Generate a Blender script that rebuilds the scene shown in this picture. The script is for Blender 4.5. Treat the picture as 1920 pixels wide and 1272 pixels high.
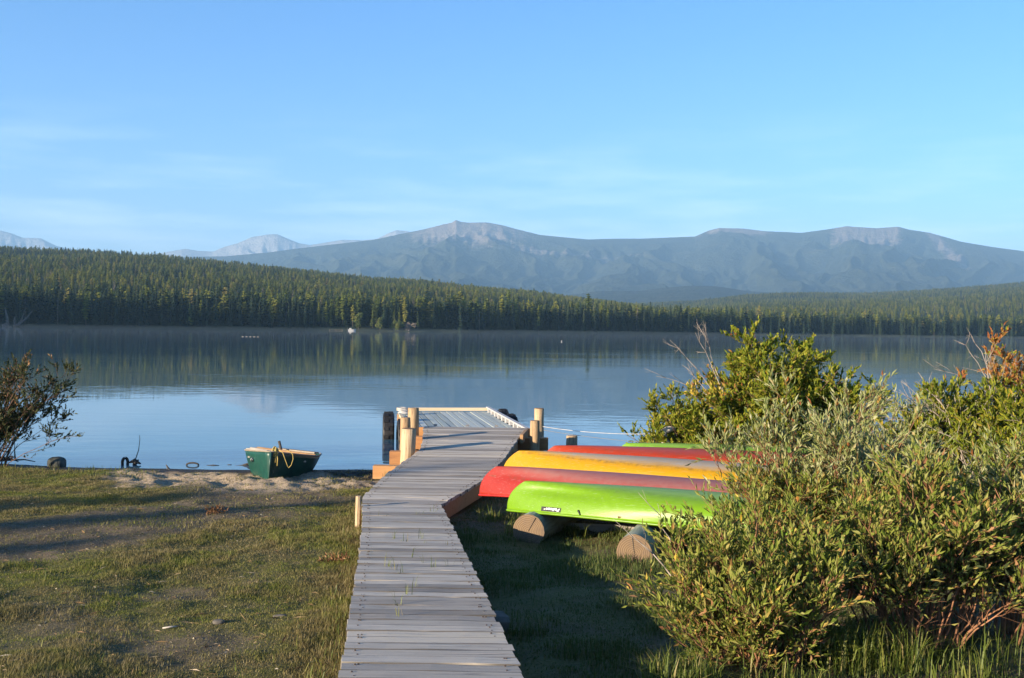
import bpy, math, random
import numpy as np
from mathutils import Vector, Matrix
from math import radians as rad, sin, cos, pi

for o in list(bpy.data.objects):
    bpy.data.objects.remove(o)
SC = bpy.context.scene
COL = SC.collection
R = np.random.default_rng(7)
random.seed(7)

# ------------------------------------------------------------------ camera
EYE = 2.5                      # camera above the lake surface (z = 0)
PITCH, ROLL = rad(0.637), rad(0.77)
f_ = Vector((0, cos(PITCH), -sin(PITCH)))
r_ = Vector((1, 0, 0)); u_ = Vector((0, sin(PITCH), cos(PITCH)))
rr = r_ * cos(ROLL) + u_ * sin(ROLL)
uu = u_ * cos(ROLL) - r_ * sin(ROLL)
cam = bpy.data.cameras.new('camera')
cam.sensor_width = 36; cam.lens = 37.5
cam.clip_start = 0.1; cam.clip_end = 60000
co = bpy.data.objects.new('camera', cam); COL.objects.link(co)
co.matrix_world = Matrix(((rr.x, uu.x, -f_.x, 0), (rr.y, uu.y, -f_.y, 0), (rr.z, uu.z, -f_.z, EYE), (0, 0, 0, 1)))
SC.camera = co

# ------------------------------------------------------------------ light
SUN_EL, SUN_AZ = rad(11.6), math.atan2(-0.82, -0.57)     # azimuth measured clockwise from +Y
world = bpy.data.worlds.new('World'); SC.world = world; world.use_nodes = True
wn = world.node_tree.nodes; wl = world.node_tree.links
wn.clear()
sky = wn.new('ShaderNodeTexSky'); sky.sky_type = 'NISHITA'; sky.sun_disc = False
sky.sun_elevation = SUN_EL; sky.sun_rotation = SUN_AZ % (2 * pi)
sky.altitude = 900; sky.air_density = 1.0; sky.dust_density = 0.4; sky.ozone_density = 3.5
bg = wn.new('ShaderNodeBackground'); bg.inputs['Strength'].default_value = 0.096
wo = wn.new('ShaderNodeOutputWorld')
wl.new(sky.outputs[0], bg.inputs['Color']); wl.new(bg.outputs[0], wo.inputs[0])
# thin cirrus low in the sky
tcw = wn.new('ShaderNodeTexCoord'); mpw = wn.new('ShaderNodeMapping'); mpw.inputs['Scale'].default_value = (3, 3, 22)
nzw = wn.new('ShaderNodeTexNoise'); nzw.inputs['Scale'].default_value = 2.2; nzw.inputs['Detail'].default_value = 6; nzw.inputs['Roughness'].default_value = .55
wl.new(tcw.outputs['Generated'], mpw.inputs[0]); wl.new(mpw.outputs[0], nzw.inputs['Vector'])
crw = wn.new('ShaderNodeMapRange'); crw.inputs[1].default_value = .46; crw.inputs[2].default_value = .75; crw.inputs[3].default_value = 0; crw.inputs[4].default_value = .38
wl.new(nzw.outputs[0], crw.inputs[0])
sxw = wn.new('ShaderNodeSeparateXYZ'); wl.new(tcw.outputs['Generated'], sxw.inputs[0])
lo = wn.new('ShaderNodeMapRange'); lo.inputs[1].default_value = .20; lo.inputs[2].default_value = .06; wl.new(sxw.outputs[2], lo.inputs[0])
mlw = wn.new('ShaderNodeMath'); mlw.operation = 'MULTIPLY'; wl.new(crw.outputs[0], mlw.inputs[0]); wl.new(lo.outputs[0], mlw.inputs[1])
mxw = wn.new('ShaderNodeMix'); mxw.data_type = 'RGBA'
wl.new(mlw.outputs[0], mxw.inputs['Factor']); hs = wn.new('ShaderNodeHueSaturation'); hs.inputs['Saturation'].default_value = 1.19; wl.new(sky.outputs[0], hs.inputs['Color']); tn = wn.new('ShaderNodeMix'); tn.data_type = 'RGBA'; tn.blend_type = 'MULTIPLY'; tn.inputs['Factor'].default_value = 1; tn.inputs[7].default_value = (1.03, .905, .99, 1); wl.new(hs.outputs[0], tn.inputs[6]); wl.new(tn.outputs[2], mxw.inputs[6]); mxw.inputs[7].default_value = (6.5, 7.0, 7.6, 1)
wl.new(mxw.outputs[2], bg.inputs['Color'])

SUN_DIR = Vector((sin(SUN_AZ) * cos(SUN_EL), cos(SUN_AZ) * cos(SUN_EL), sin(SUN_EL)))
sl = bpy.data.lights.new('sun', 'SUN'); sl.energy = 5.0; sl.angle = rad(0.5); sl.color = (1.0, 0.82, 0.60)
so = bpy.data.objects.new('sun', sl); COL.objects.link(so)
so.rotation_euler = SUN_DIR.to_track_quat('Z', 'Y').to_euler()

SC.view_settings.view_transform = 'Standard'; SC.view_settings.look = 'None'
SC.view_settings.gamma = 1; SC.view_settings.exposure = 1.66
SC.view_settings.use_curve_mapping = False
SC.render.engine = 'CYCLES'
SC.cycles.use_denoising = True
SC.cycles.max_bounces = 6; SC.cycles.diffuse_bounces = 2; SC.cycles.glossy_bounces = 3
SC.cycles.transmission_bounces = 4; SC.cycles.transparent_max_bounces = 8; SC.cycles.volume_bounces = 0
SC.cycles.caustics_reflective = False; SC.cycles.caustics_refractive = False

# ------------------------------------------------------------------ helpers
def hor(px): return 613.75 + (px - 960) * 0.01344
def at(px, py, z):
    a = (px - 960) / 2000; b = (636 - py) / 2000
    d = f_ + rr * a + uu * b
    t = (z - EYE) / d.z
    return Vector((0, 0, EYE)) + d * t

def h2(ix, iy, s):
    n = (ix.astype(np.int64) * 374761393 + iy.astype(np.int64) * 668265263 + s * 1442695041) & 0xffffffff
    n = ((n ^ (n >> 13)) * 1274126177) & 0xffffffff
    n = (n ^ (n >> 16)) & 0xffff
    return n / 65535.0
def vnoise(x, y, s=0):
    x = np.asarray(x, float); y = np.asarray(y, float)
    ix = np.floor(x); iy = np.floor(y); fx = x - ix; fy = y - iy
    fx = fx * fx * fx * (fx * (fx * 6 - 15) + 10); fy = fy * fy * fy * (fy * (fy * 6 - 15) + 10)
    a = h2(ix, iy, s); b = h2(ix + 1, iy, s); c = h2(ix, iy + 1, s); d = h2(ix + 1, iy + 1, s)
    return (a + (b - a) * fx) * (1 - fy) + (c + (d - c) * fx) * fy
def fbm(x, y, o=4, s=0):
    t = 0; a = .5
    for k in range(o):
        t = t + a * vnoise(np.asarray(x) * 2 ** k, np.asarray(y) * 2 ** k, s + k); a *= .5
    return t / (1 - .5 ** o)

def mk_mesh(name, V, F, mats, smooth=False, midx=None):
    """V (n,3); F one array of tris/quads or a list of them"""
    me = bpy.data.meshes.new(name)
    V = np.asarray(V, np.float32).reshape(-1, 3)
    Fs = F if isinstance(F, list) else [F]
    Fs = [np.asarray(f, np.int32) for f in Fs if len(f)]
    loops = np.concatenate([f.ravel() for f in Fs]); tot = np.concatenate([np.full(len(f), f.shape[1], np.int32) for f in Fs])
    me.vertices.add(len(V)); me.vertices.foreach_set('co', V.ravel())
    me.loops.add(len(loops)); me.loops.foreach_set('vertex_index', loops)
    me.polygons.add(len(tot)); st = np.concatenate([[0], np.cumsum(tot)[:-1]]).astype(np.int32)
    me.polygons.foreach_set('loop_start', st); me.polygons.foreach_set('loop_total', tot)
    for m in (mats if isinstance(mats, (list, tuple)) else [mats]): me.materials.append(m)
    me.polygons.foreach_set('use_smooth', np.full(len(tot), bool(smooth)))
    if midx is not None: me.polygons.foreach_set('material_index', np.asarray(midx, np.int32))
    me.update(calc_edges=True); me.validate()
    return me

class MB:
    def __init__(s): s.v = []; s.q = []; s.t = []; s.n = 0
    def add(s, V, Q=(), T=()):
        V = np.asarray(V, float).reshape(-1, 3)
        if len(Q): s.q.append(np.asarray(Q, int).reshape(-1, 4) + s.n)
        if len(T): s.t.append(np.asarray(T, int).reshape(-1, 3) + s.n)
        s.v.append(V); s.n += len(V); return s
    def box(s, c, size, rz=0, rx=0, ry=0, ch=0.0):
        x, y, z = [a / 2 for a in size]
        if ch:
            prof = [(-y, -z), (y, -z), (y, z - ch), (y - ch, z), (-y + ch, z), (-y, z - ch)]
        else:
            prof = [(-y, -z), (y, -z), (y, z), (-y, z)]
        n = len(prof)
        V = [(-x, a, b) for a, b in prof] + [(x, a, b) for a, b in prof]
        M = Matrix.Translation(c) @ Matrix.Rotation(rz, 4, 'Z') @ Matrix.Rotation(ry, 4, 'Y') @ Matrix.Rotation(rx, 4, 'X')
        V = [M @ Vector(p) for p in V]
        Q = [((i + 1) % n, (i + 1) % n + n, i + n, i) for i in range(n)]
        if n == 4: Q += [(3, 2, 1, 0), (4, 5, 6, 7)]
        else: Q += [(5, 2, 1, 0), (5, 4, 3, 2), (6, 7, 8, 11), (8, 9, 10, 11)]
        return s.add([tuple(p) for p in V], Q)
    def tube(s, P, r, sides=6, cap=True):
        P = np.asarray(P, float); n = len(P); r = np.broadcast_to(np.asarray(r, float), (n,))
        T = np.gradient(P, axis=0); T /= (np.linalg.norm(T, axis=1)[:, None] + 1e-9)
        ref = np.where(np.abs(T[:, 2:3]) > .9, np.array([[1., 0, 0]]), np.array([[0, 0, 1.]]))
        if n > 1 and np.abs(T[:, 2]).max() > .9: ref = np.tile(np.array([[.8, .6, 0]]), (n, 1))
        A = np.cross(T, ref); A /= (np.linalg.norm(A, axis=1)[:, None] + 1e-9); B = np.cross(T, A)
        th = np.arange(sides) * 2 * pi / sides
        V = P[:, None, :] + r[:, None, None] * (A[:, None, :] * np.cos(th)[None, :, None] + B[:, None, :] * np.sin(th)[None, :, None])
        i = np.arange(n - 1)[:, None] * sides; j = np.arange(sides)[None, :]; k = (j + 1) % sides
        Q = np.stack([i + j, i + k, i + sides + k, i + sides + j], -1).reshape(-1, 4)
        V = V.reshape(-1, 3)
        if cap:
            V = np.vstack([V, P[0], P[-1]]); a = n * sides
            jj = np.arange(sides); kk = (jj + 1) % sides
            T2 = np.vstack([np.stack([kk, jj, np.full(sides, a)], 1), np.stack([jj + (n - 1) * sides, kk + (n - 1) * sides, np.full(sides, a + 1)], 1)])
            return s.add(V, Q, T2)
        return s.add(V, Q)
    def mesh(s, name, mats, smooth=False):
        F = []
        if s.q: F.append(np.vstack(s.q))
        if s.t: F.append(np.vstack(s.t))
        return mk_mesh(name, np.vstack(s.v), F, mats, smooth)

def link(name, me, parent=None, loc=None, **props):
    o = bpy.data.objects.new(name, me); COL.objects.link(o)
    if parent is not None: o.parent = parent
    if loc is not None: o.location = loc
    for k, v in props.items(): o[k] = v
    return o
def thing(name, label, cat, loc=(0, 0, 0), rz=0, group=None):
    o = bpy.data.objects.new(name, None); COL.objects.link(o); o.location = loc; o.rotation_euler = (0, 0, rz)
    o['label'] = label; o['category'] = cat
    if group: o['group'] = group
    o.empty_display_size = .1
    return o
def tag(o, label, cat, group=None):
    o['label'] = label; o['category'] = cat
    if group: o['group'] = group
    return o
def dup(o, loc=None, rz=None, sc=None, label=None):
    c = o.copy(); COL.objects.link(c)
    for ch in o.children:
        d = ch.copy(); COL.objects.link(d); d.parent = c
    if loc is not None: c.location = loc
    if rz is not None: c.rotation_euler = (0, 0, rz)
    if sc is not None: c.scale = sc
    if label: c['label'] = label
    return c

# ------------------------------------------------------------------ materials
class NT:
    def __init__(s, name):
        s.m = bpy.data.materials.new(name); s.m.use_nodes = True; s.t = s.m.node_tree; s.N = s.t.nodes; s.L = s.t.links
        s.N.clear(); s.out = s.N.new('ShaderNodeOutputMaterial')
    def n(s, typ, **kw):
        x = s.N.new('ShaderNode' + typ)
        for k, v in kw.items(): setattr(x, k, v)
        return x
    def put(s, sock, v):
        if isinstance(v, bpy.types.NodeSocket): s.L.new(v, sock)
        elif isinstance(v, tuple) and len(v) == 3 and sock.type == 'RGBA': sock.default_value = (*v, 1)
        else: sock.default_value = v
    def coord(s, kind='Object', scale=(1, 1, 1)):
        c = s.n('TexCoord'); m = s.n('Mapping'); m.inputs['Scale'].default_value = scale
        s.L.new(c.outputs[kind], m.inputs[0]); return m.outputs[0]
    def noise(s, vec, scale, detail=4, rough=.55, dist=0):
        x = s.n('TexNoise'); s.L.new(vec, x.inputs['Vector']); x.inputs['Scale'].default_value = scale
        x.inputs['Detail'].default_value = detail; x.inputs['Roughness'].default_value = rough; x.inputs['Distortion'].default_value = dist
        return x.outputs[0]
    def ramp(s, fac, stops):
        x = s.n('ValToRGB'); e = x.color_ramp.elements
        while len(e) < len(stops): e.new(.5)
        for i, (p, c) in enumerate(stops):
            e[i].position = p; e[i].color = (*c, 1) if not isinstance(c, (int, float)) else (c, c, c, 1)
        s.put(x.inputs[0], fac); return x.outputs[0]
    def mix(s, f, a, b, mode='MIX'):
        x = s.n('Mix', data_type='RGBA', blend_type=mode); s.put(x.inputs['Factor'], f); s.put(x.inputs[6], a); s.put(x.inputs[7], b)
        return x.outputs[2]
    def math(s, op, a, b=0.0, clamp=False):
        x = s.n('Math', operation=op, use_clamp=clamp); s.put(x.inputs[0], a); s.put(x.inputs[1], b); return x.outputs[0]
    def rng(s, v, a, b, c=0.0, d=1.0):
        x = s.n('MapRange'); s.put(x.inputs[0], v)
        for i, k in enumerate((a, b, c, d)): x.inputs[i + 1].default_value = k
        return x.outputs[0]
    def bump(s, h, dist, strength=1.0, normal=None):
        x = s.n('Bump'); x.inputs['Strength'].default_value = strength; x.inputs['Distance'].default_value = dist; s.L.new(h, x.inputs['Height'])
        if normal is not None: s.L.new(normal, x.inputs['Normal'])
        return x.outputs[0]
    def pbr(s, col, rough=.8, normal=None, spec=.3, **kw):
        p = s.n('BsdfPrincipled'); s.put(p.inputs['Base Color'], col); s.put(p.inputs['Roughness'], rough)
        p.inputs['Specular IOR Level'].default_value = spec
        if normal is not None: s.L.new(normal, p.inputs['Normal'])
        for k, v in kw.items(): s.put(p.inputs[k], v)
        s.L.new(p.outputs[0], s.out.inputs[0]); s.p = p; return s.m
    def rand(s): return s.n('ObjectInfo').outputs['Random']
    def island(s): return s.n('NewGeometry').outputs['Random Per Island']
    def pos(s):
        g = s.n('NewGeometry'); return g.outputs['Position']
    def xyz(s, v):
        x = s.n('SeparateXYZ'); s.L.new(v, x.inputs[0]); return x.outputs

def leaf_mat(name, stops, trans=.35, rough=.5, spec=.25, objvar=False):
    t = NT(name)
    c = t.ramp(t.rand() if objvar else t.island(), stops)
    p = t.n('BsdfPrincipled'); t.put(p.inputs['Base Color'], c); p.inputs['Roughness'].default_value = rough; p.inputs['Specular IOR Level'].default_value = spec
    if trans:
        tr = t.n('BsdfTranslucent'); t.put(tr.inputs[0], c); mx = t.n('MixShader'); mx.inputs[0].default_value = trans
        t.L.new(p.outputs[0], mx.inputs[1]); t.L.new(tr.outputs[0], mx.inputs[2]); t.L.new(mx.outputs[0], t.out.inputs[0])
    else: t.L.new(p.outputs[0], t.out.inputs[0])
    return t.m

def wood_mat(name, stops, grain=(2, 30, 30), bump=.003, rough=.8, dark=.25, tint=None, objrand=.5):
    t = NT(name)
    oi = t.n('ObjectInfo'); tc = t.n('TexCoord'); ad = t.n('VectorMath', operation='ADD')
    sc_ = t.n('VectorMath', operation='SCALE'); cmb = t.n('CombineXYZ')
    for i in range(3): t.L.new(oi.outputs['Random'], cmb.inputs[i])
    t.L.new(cmb.outputs[0], sc_.inputs[0]); sc_.inputs['Scale'].default_value = 37.0
    t.L.new(tc.outputs['Object'], ad.inputs[0]); t.L.new(sc_.outputs[0], ad.inputs[1])
    mp = t.n('Mapping'); mp.inputs['Scale'].default_value = grain; t.L.new(ad.outputs[0], mp.inputs[0])
    g = t.noise(mp.outputs[0], 1.0, 6, .65, .6)
    big = t.noise(ad.outputs[0], 2.2, 3)
    v = t.math('ADD', t.math('MULTIPLY', t.math('SUBTRACT', oi.outputs['Random'], .5), objrand), t.math('ADD', t.math('MULTIPLY', g, .7), t.math('MULTIPLY', big, .3)))
    c = t.ramp(v, stops)
    c = t.mix(t.rng(g, .30, .42, dark, 0), c, (.05, .045, .04))
    return t.pbr(c, rough, t.bump(g, bump))

M_plank = wood_mat('weathered_plank', [(.05, (.17, .15, .125)), (.30, (.27, .243, .207)), (.52, (.345, .312, .262)), (.72, (.43, .39, .33)), (.95, (.50, .43, .31))], grain=(2.0, 42, 42), bump=.006, dark=.75, objrand=.65)
def darkened_edges(m, lo, hi):  # darkens plank edges, joint grime included, to mute their sunlit fronts
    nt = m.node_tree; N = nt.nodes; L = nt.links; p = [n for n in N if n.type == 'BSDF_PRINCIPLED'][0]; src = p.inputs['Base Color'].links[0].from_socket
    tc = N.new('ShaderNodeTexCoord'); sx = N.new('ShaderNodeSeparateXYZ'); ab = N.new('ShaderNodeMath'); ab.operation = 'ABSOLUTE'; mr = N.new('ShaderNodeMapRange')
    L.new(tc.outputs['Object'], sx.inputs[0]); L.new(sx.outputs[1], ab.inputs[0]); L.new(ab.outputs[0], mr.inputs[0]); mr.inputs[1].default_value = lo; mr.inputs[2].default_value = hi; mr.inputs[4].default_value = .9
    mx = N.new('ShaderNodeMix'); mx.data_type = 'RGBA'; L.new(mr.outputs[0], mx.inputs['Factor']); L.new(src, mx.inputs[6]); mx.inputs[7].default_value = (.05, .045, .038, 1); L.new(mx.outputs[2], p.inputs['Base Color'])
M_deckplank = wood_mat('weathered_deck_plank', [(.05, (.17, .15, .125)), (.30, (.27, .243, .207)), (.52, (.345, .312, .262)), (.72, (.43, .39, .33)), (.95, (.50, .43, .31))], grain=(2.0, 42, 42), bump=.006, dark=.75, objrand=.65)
darkened_edges(M_deckplank, .0625, .0675)
M_peel = wood_mat('peeled_log', [(.25, (.11, .062, .03)), (.42, (.25, .16, .085)), (.62, (.35, .25, .145)), (.9, (.43, .34, .23))], grain=(34, 34, 3.2), bump=.012, dark=.85)
M_timber = wood_mat('cut_timber', [(.2, (.24, .11, .045)), (.5, (.36, .18, .07)), (.8, (.43, .25, .11))], grain=(2.5, 26, 26), dark=.3)
M_skirt = wood_mat('brown_board', [(.2, (.14, .08, .04)), (.5, (.24, .14, .065)), (.8, (.33, .20, .10))], grain=(2.5, 26, 26), dark=.4)
M_logside = wood_mat('treated_log', [(.2, (.16, .18, .15)), (.45, (.25, .29, .25)), (.65, (.34, .36, .32)), (.85, (.22, .30, .12))], grain=(20, 2.5, 20), bump=.006, dark=.5)
M_redlog = wood_mat('brown_log', [(.2, (.10, .05, .03)), (.6, (.22, .10, .055)), (.9, (.28, .16, .09))], grain=(2.5, 22, 22), bump=.005, dark=.4)
M_drift = wood_mat('driftwood', [(.2, (.26, .23, .20)), (.6, (.42, .39, .35)), (.9, (.52, .49, .45))], grain=(20, 20, 4), bump=.006, dark=.4)
M_darkwood = wood_mat('wet_driftwood', [(.2, (.02, .018, .016)), (.8, (.07, .06, .05))], grain=(8, 8, 8))

def endgrain():
    t = NT('end_grain'); v = t.coord('Object')
    x = t.xyz(v); r2 = t.math('SQRT', t.math('ADD', t.math('POWER', x[0], 2.0), t.math('POWER', x[2], 2.0)))
    n = t.noise(v, 9, 4)
    w = t.math('SINE', t.math('ADD', t.math('MULTIPLY', r2, 330.0), t.math('MULTIPLY', n, 9.0)))
    c = t.mix(t.rng(w, -1, 1), (.12, .08, .045), (.185, .13, .078))
    c = t.mix(t.rng(n, .45, .75), c, (.11, .08, .06))
    return t.pbr(c, .85, t.bump(w, .001))
M_end = endgrain()

def simple(name, col, rough=.6, spec=.4, var=.15, scale=8, bump=0, **kw):
    t = NT(name); n = t.noise(t.coord('Object'), scale, 5)
    d = tuple(c * (1 - var * 2) for c in col); l = tuple(min(1, c * (1 + var)) for c in col)
    c = t.mix(t.rng(n, .3, .7), d, l)
    return t.pbr(c, rough, t.bump(n, bump) if bump else None, spec, **kw)
M_rubber = simple('rubber', (.010, .010, .011), .6, .4, .3, 14)
M_whitewood = simple('white_paint', (.36, .36, .36), .6, .3, .15, 12)
M_dockslat = wood_mat('dock_slat', [(.2, (.20, .24, .24)), (.5, (.31, .36, .35)), (.8, (.40, .44, .42))], grain=(30, 2.5, 30), dark=.3)
M_railtan = wood_mat('pale_rail', [(.2, (.36, .27, .17)), (.6, (.52, .42, .27)), (.9, (.58, .50, .36))], grain=(2, 30, 30))
M_rope_w = simple('white_rope', (.42, .41, .40), .8, .2)
M_rope_y = simple('yellow_rope', (.38, .29, .09), .8, .2, .15, 30)
M_rope_d = simple('grey_rope', (.16, .15, .14), .8, .2)
M_bark = simple('twig_bark', (.16, .095, .06), .85, .2, .3, 10)
M_bark_grey = simple('grey_bark', (.30, .26, .22), .85, .2, .25, 10)
M_bark_red = simple('willow_bark', (.22, .11, .06), .8, .2, .3, 10)
M_stone = simple('stone', (.12, .11, .095), .85, .2, .25, 9, .004)
M_darkstone = simple('dark_stone', (.075, .08, .07), .85, .2, .3, 9, .006)
M_tarp = simple('blue_tarp', (.03, .16, .45), .5, .4, .2, 9, .004)
M_metal = simple('bolt_metal', (.35, .34, .33), .45, .5, .2, 20, Metallic=.8)
M_black = simple('black_print', (.012, .012, .012), .5, .4, .1)
M_whiteprint = simple('white_print', (.72, .74, .70), .5, .4, .05)
M_trunk = simple('conifer_bark', (.12, .09, .07), .9, .1, .3, 3)
M_grey_dead = simple('dead_wood', (.15, .125, .10), .9, .1, .25, 3)

# ------------------------------------------------------------------ near ground
def shore(x):
    x = np.asarray(x, float)
    return 18.25 + .05 * np.clip(x + 5, 0, 30) * 1.2 + .35 * np.sin(x * .55 + 1.0) * .35 + .12 * (fbm(x * 1.3, x * 0 + 3.1, 3, 91) - .5) + .9 * np.clip((-7.2 - x) / 3, 0, 1) ** 2
GD = [-400, -40, -10, -3, 0, .35, 1.2, 3, 6, 9, 12, 14, 18, 30, 60, 4000]
GZ = [-6, -5, -1.6, -.45, 0, .055, .10, .165, .24, .31, .42, .51, .72, 1.2, 2.0, 9]
def gbase(x, y): return np.interp(shore(x) - y, GD, GZ)
def beachmask(x, y):
    d = shore(x) - y
    n = fbm(np.asarray(x) * .55, np.asarray(y) * .9, 3, 5)
    edge = 3.1 + 2.6 * (n - .5) + .25 * np.clip(x + 4, -2, 3) - 2.6 * np.clip((-5.6 - np.asarray(x)) / 1.8, 0, 1)
    return np.clip((edge - d) / .8, 0, 1)
def gz(x, y):
    x = np.asarray(x, float); y = np.asarray(y, float)
    d = shore(x) - y
    m = beachmask(x, y) * np.clip((d - .6) / .6, 0, 1)
    b = fbm(x * 2.6 + .3 * y, y * 3.2, 2, 17); b2 = fbm(x * 6, y * 7, 2, 19)
    bump = m * (.07 * (b - .5) + .055 * (b2 - .5) + .03 * (fbm(x * 13, y * 15, 2, 37) - .5)) * 1.7
    near = np.clip(1 - (np.abs(d) - 25) / 20, 0, 1)
    lawn = (fbm(x * 1.1, y * 1.1, 3, 23) - .5) * .10 * np.clip(d / 3, 0, 1) + (fbm(x * 5, y * 5, 2, 29) - .5) * .035 * np.clip(d, 0, 1)
    return gbase(x, y) + (bump + lawn) * near - .075 * np.exp(-((x - .75) / 1.0) ** 2 - ((y - 10.9) / 1.3) ** 2)
def axis(segs):
    out = []
    for a, b, s in segs: out.append(np.arange(a, b, s))
    return np.concatenate(out + [[segs[-1][1]]])
def geo(a, b, n): return np.sign(b) * np.geomspace(abs(a), abs(b), n)
gx = np.concatenate([geo(-14, -3000, 22)[::-1], np.arange(-13.5, -9, .4), np.arange(-9, 1.2, .055), np.arange(1.2, 9, .13), np.arange(9, 14, .5), geo(14.5, 3000, 22)])
gy = np.concatenate([geo(-6, -3000, 20)[::-1], np.arange(-5, 4, .4), np.arange(4, 19.6, .055), np.arange(19.6, 26, .4), geo(27, 1200, 22)])
GX, GY = np.meshgrid(gx, gy)
GZZ = gz(GX, GY)
def gridfaces(ny, nx):
    i = np.arange(ny - 1)[:, None] * nx; j = np.arange(nx - 1)[None, :]
    return np.stack([i + j, i + j + 1, i + nx + j + 1, i + nx + j], -1).reshape(-1, 4)

def patch(x, y):     # how grassy the lawn is, 0 bare .. 1 thick
    x = np.asarray(x, float); y = np.asarray(y, float)
    n = fbm(x * .75, y * 1.0, 4, 41)
    g = np.clip((n - .30) / .26, .18, 1)
    ax, ay, bx, by = -5.0, 10.4, -3.2, 14.3; tt = np.clip(((x - ax) * (bx - ax) + (y - ay) * (by - ay)) / ((bx - ax) ** 2 + (by - ay) ** 2), 0, 1)
    dd = np.hypot(x - ax - tt * (bx - ax), y - ay - tt * (by - ay)); g = np.clip(g - 1.1 * np.clip(1 - (dd - .35 - .5 * fbm(x * 1.5, y * 1.5, 2, 44)) / .5, 0, 1), .04, 1)
    left = np.interp(y, [3, 5.16, 8.49, 10.07, 12.55, 14.2, 16], [-.65, -.81, -1.2, -1.4, -1.73, -1.62, -1.35])
    near_deck = np.clip(1 - (left - x - .1) / .8, 0, 1) * (x < left + .3)
    g = np.clip(g + near_deck * .8, 0, 1)
    return g * (1 - beachmask(x, y) * .97)
def ground_mat():
    t = NT('ground')
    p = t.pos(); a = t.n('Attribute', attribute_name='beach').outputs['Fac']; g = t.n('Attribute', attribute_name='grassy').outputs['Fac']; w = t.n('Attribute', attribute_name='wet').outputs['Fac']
    n1 = t.noise(p, 3.5, 6, .6); n2 = t.noise(p, 40, 4, .6); n3 = t.noise(p, 160, 2, .5)
    soil = t.mix(t.rng(n1, .3, .7), (.085, .062, .043), (.19, .145, .10))
    soil = t.mix(t.rng(n2, .45, .7), soil, (.20, .155, .10)); soil = t.mix(t.rng(t.noise(p, 11, 4, .65), .5, .7), soil, (.075, .070, .03))
    turf = t.mix(t.rng(n2, .3, .7), (.070, .080, .020), (.17, .155, .055))
    turf = t.mix(t.rng(n1, .45, .75), turf, (.15, .125, .06))
    sand = t.mix(t.rng(n2, .3, .7), (.32, .25, .175), (.52, .42, .30))
    c = t.mix(g, soil, turf)
    c = t.mix(a, c, sand)
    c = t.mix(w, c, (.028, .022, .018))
    n4 = t.noise(p, 320, 2, .6); c = t.mix(t.rng(n4, .35, .65, .0, .55), c, (.035, .030, .016)); c = t.mix(t.rng(n3, .66, .74), c, (.27, .22, .15))
    h = t.math('ADD', t.math('MULTIPLY', n2, .7), t.math('MULTIPLY', n3, .3))
    rgh = t.math('SUBTRACT', .92, t.math('MULTIPLY', w, .3))
    return t.pbr(c, rgh, t.bump(h, .03, .8), .2)
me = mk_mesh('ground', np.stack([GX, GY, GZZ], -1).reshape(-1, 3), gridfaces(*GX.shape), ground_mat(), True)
def attr(me, name, vals):
    a = me.attributes.new(name, 'FLOAT', 'POINT'); a.data.foreach_set('value', np.asarray(vals, np.float32).ravel())
D_ = shore(GX) - GY
attr(me, 'beach', beachmask(GX, GY) * (np.abs(GX) < 60))
attr(me, 'grassy', patch(GX, GY))
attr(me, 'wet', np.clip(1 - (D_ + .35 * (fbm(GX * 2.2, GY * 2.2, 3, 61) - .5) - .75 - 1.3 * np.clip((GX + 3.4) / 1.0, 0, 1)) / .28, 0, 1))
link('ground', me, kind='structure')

# ------------------------------------------------------------------ lake
def water_mat():
    t = NT('lake_water')
    p = t.pos(); x = t.xyz(p)
    mp = t.n('Mapping'); mp.inputs['Scale'].default_value = (.55, 1.5, 1); t.L.new(p, mp.inputs[0])
    n1 = t.noise(mp.outputs[0], 1.1, 3, .5); 
    mp2 = t.n('Mapping'); mp2.inputs['Scale'].default_value = (.02, .09, 1); t.L.new(p, mp2.inputs[0])
    zone = t.noise(mp2.outputs[0], 1.0, 2, .5)
    amp = t.rng(zone, .42, .66, .22, 1.15)
    h = t.math('MULTIPLY', n1, amp)
    b = t.bump(h, .0075)
    return t.pbr((.040, .105, .155), .02, b, .5, IOR=1.333)
M_water = water_mat()
wx = np.array([-4000, -60, 60, 4000.]); wy = np.array([14., 60, 300, 5000])
WX, WY = np.meshgrid(wx, wy)
link('lake_water', mk_mesh('lake_water', np.stack([WX, WY, WX * 0], -1).reshape(-1, 3), gridfaces(*WX.shape), M_water, True), kind='structure')

# ------------------------------------------------------------------ far land, one fan-shaped heightfield per range
def interp(tab, px): 
    a = np.array(tab, float); return np.interp(px, a[:, 0], a[:, 1])
SHORE = [(-1200, 340), (-600, 380), (0, 411), (400, 438), (780, 469), (1100, 530), (1400, 600), (1900, 704), (2600, 860), (3200, 980)]
HILL_L = [(-1200, 470), (-600, 478), (-200, 480), (0, 476), (100, 479), (200, 482), (300, 489), (400, 500), (500, 510), (600, 521), (700, 532), (780, 537), (900, 551), (1000, 560), (1100, 572), (1200, 584), (1300, 596), (1400, 611), (1500, 616), (1900, 622), (3200, 640)]
HILL_R = [(600, 605), (900, 592), (1100, 584), (1200, 574), (1300, 570), (1400, 558), (1500, 555), (1600, 555), (1700, 552), (1800, 545), (1850, 541), (1920, 534), (2300, 512), (2700, 520), (3200, 540)]
FOOT = [(600, 590), (900, 572), (1050, 556), (1120, 546), (1200, 546), (1240, 540), (1290, 536), (1340, 537), (1400, 546), (1500, 552), (1700, 556), (2400, 560)]
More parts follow.
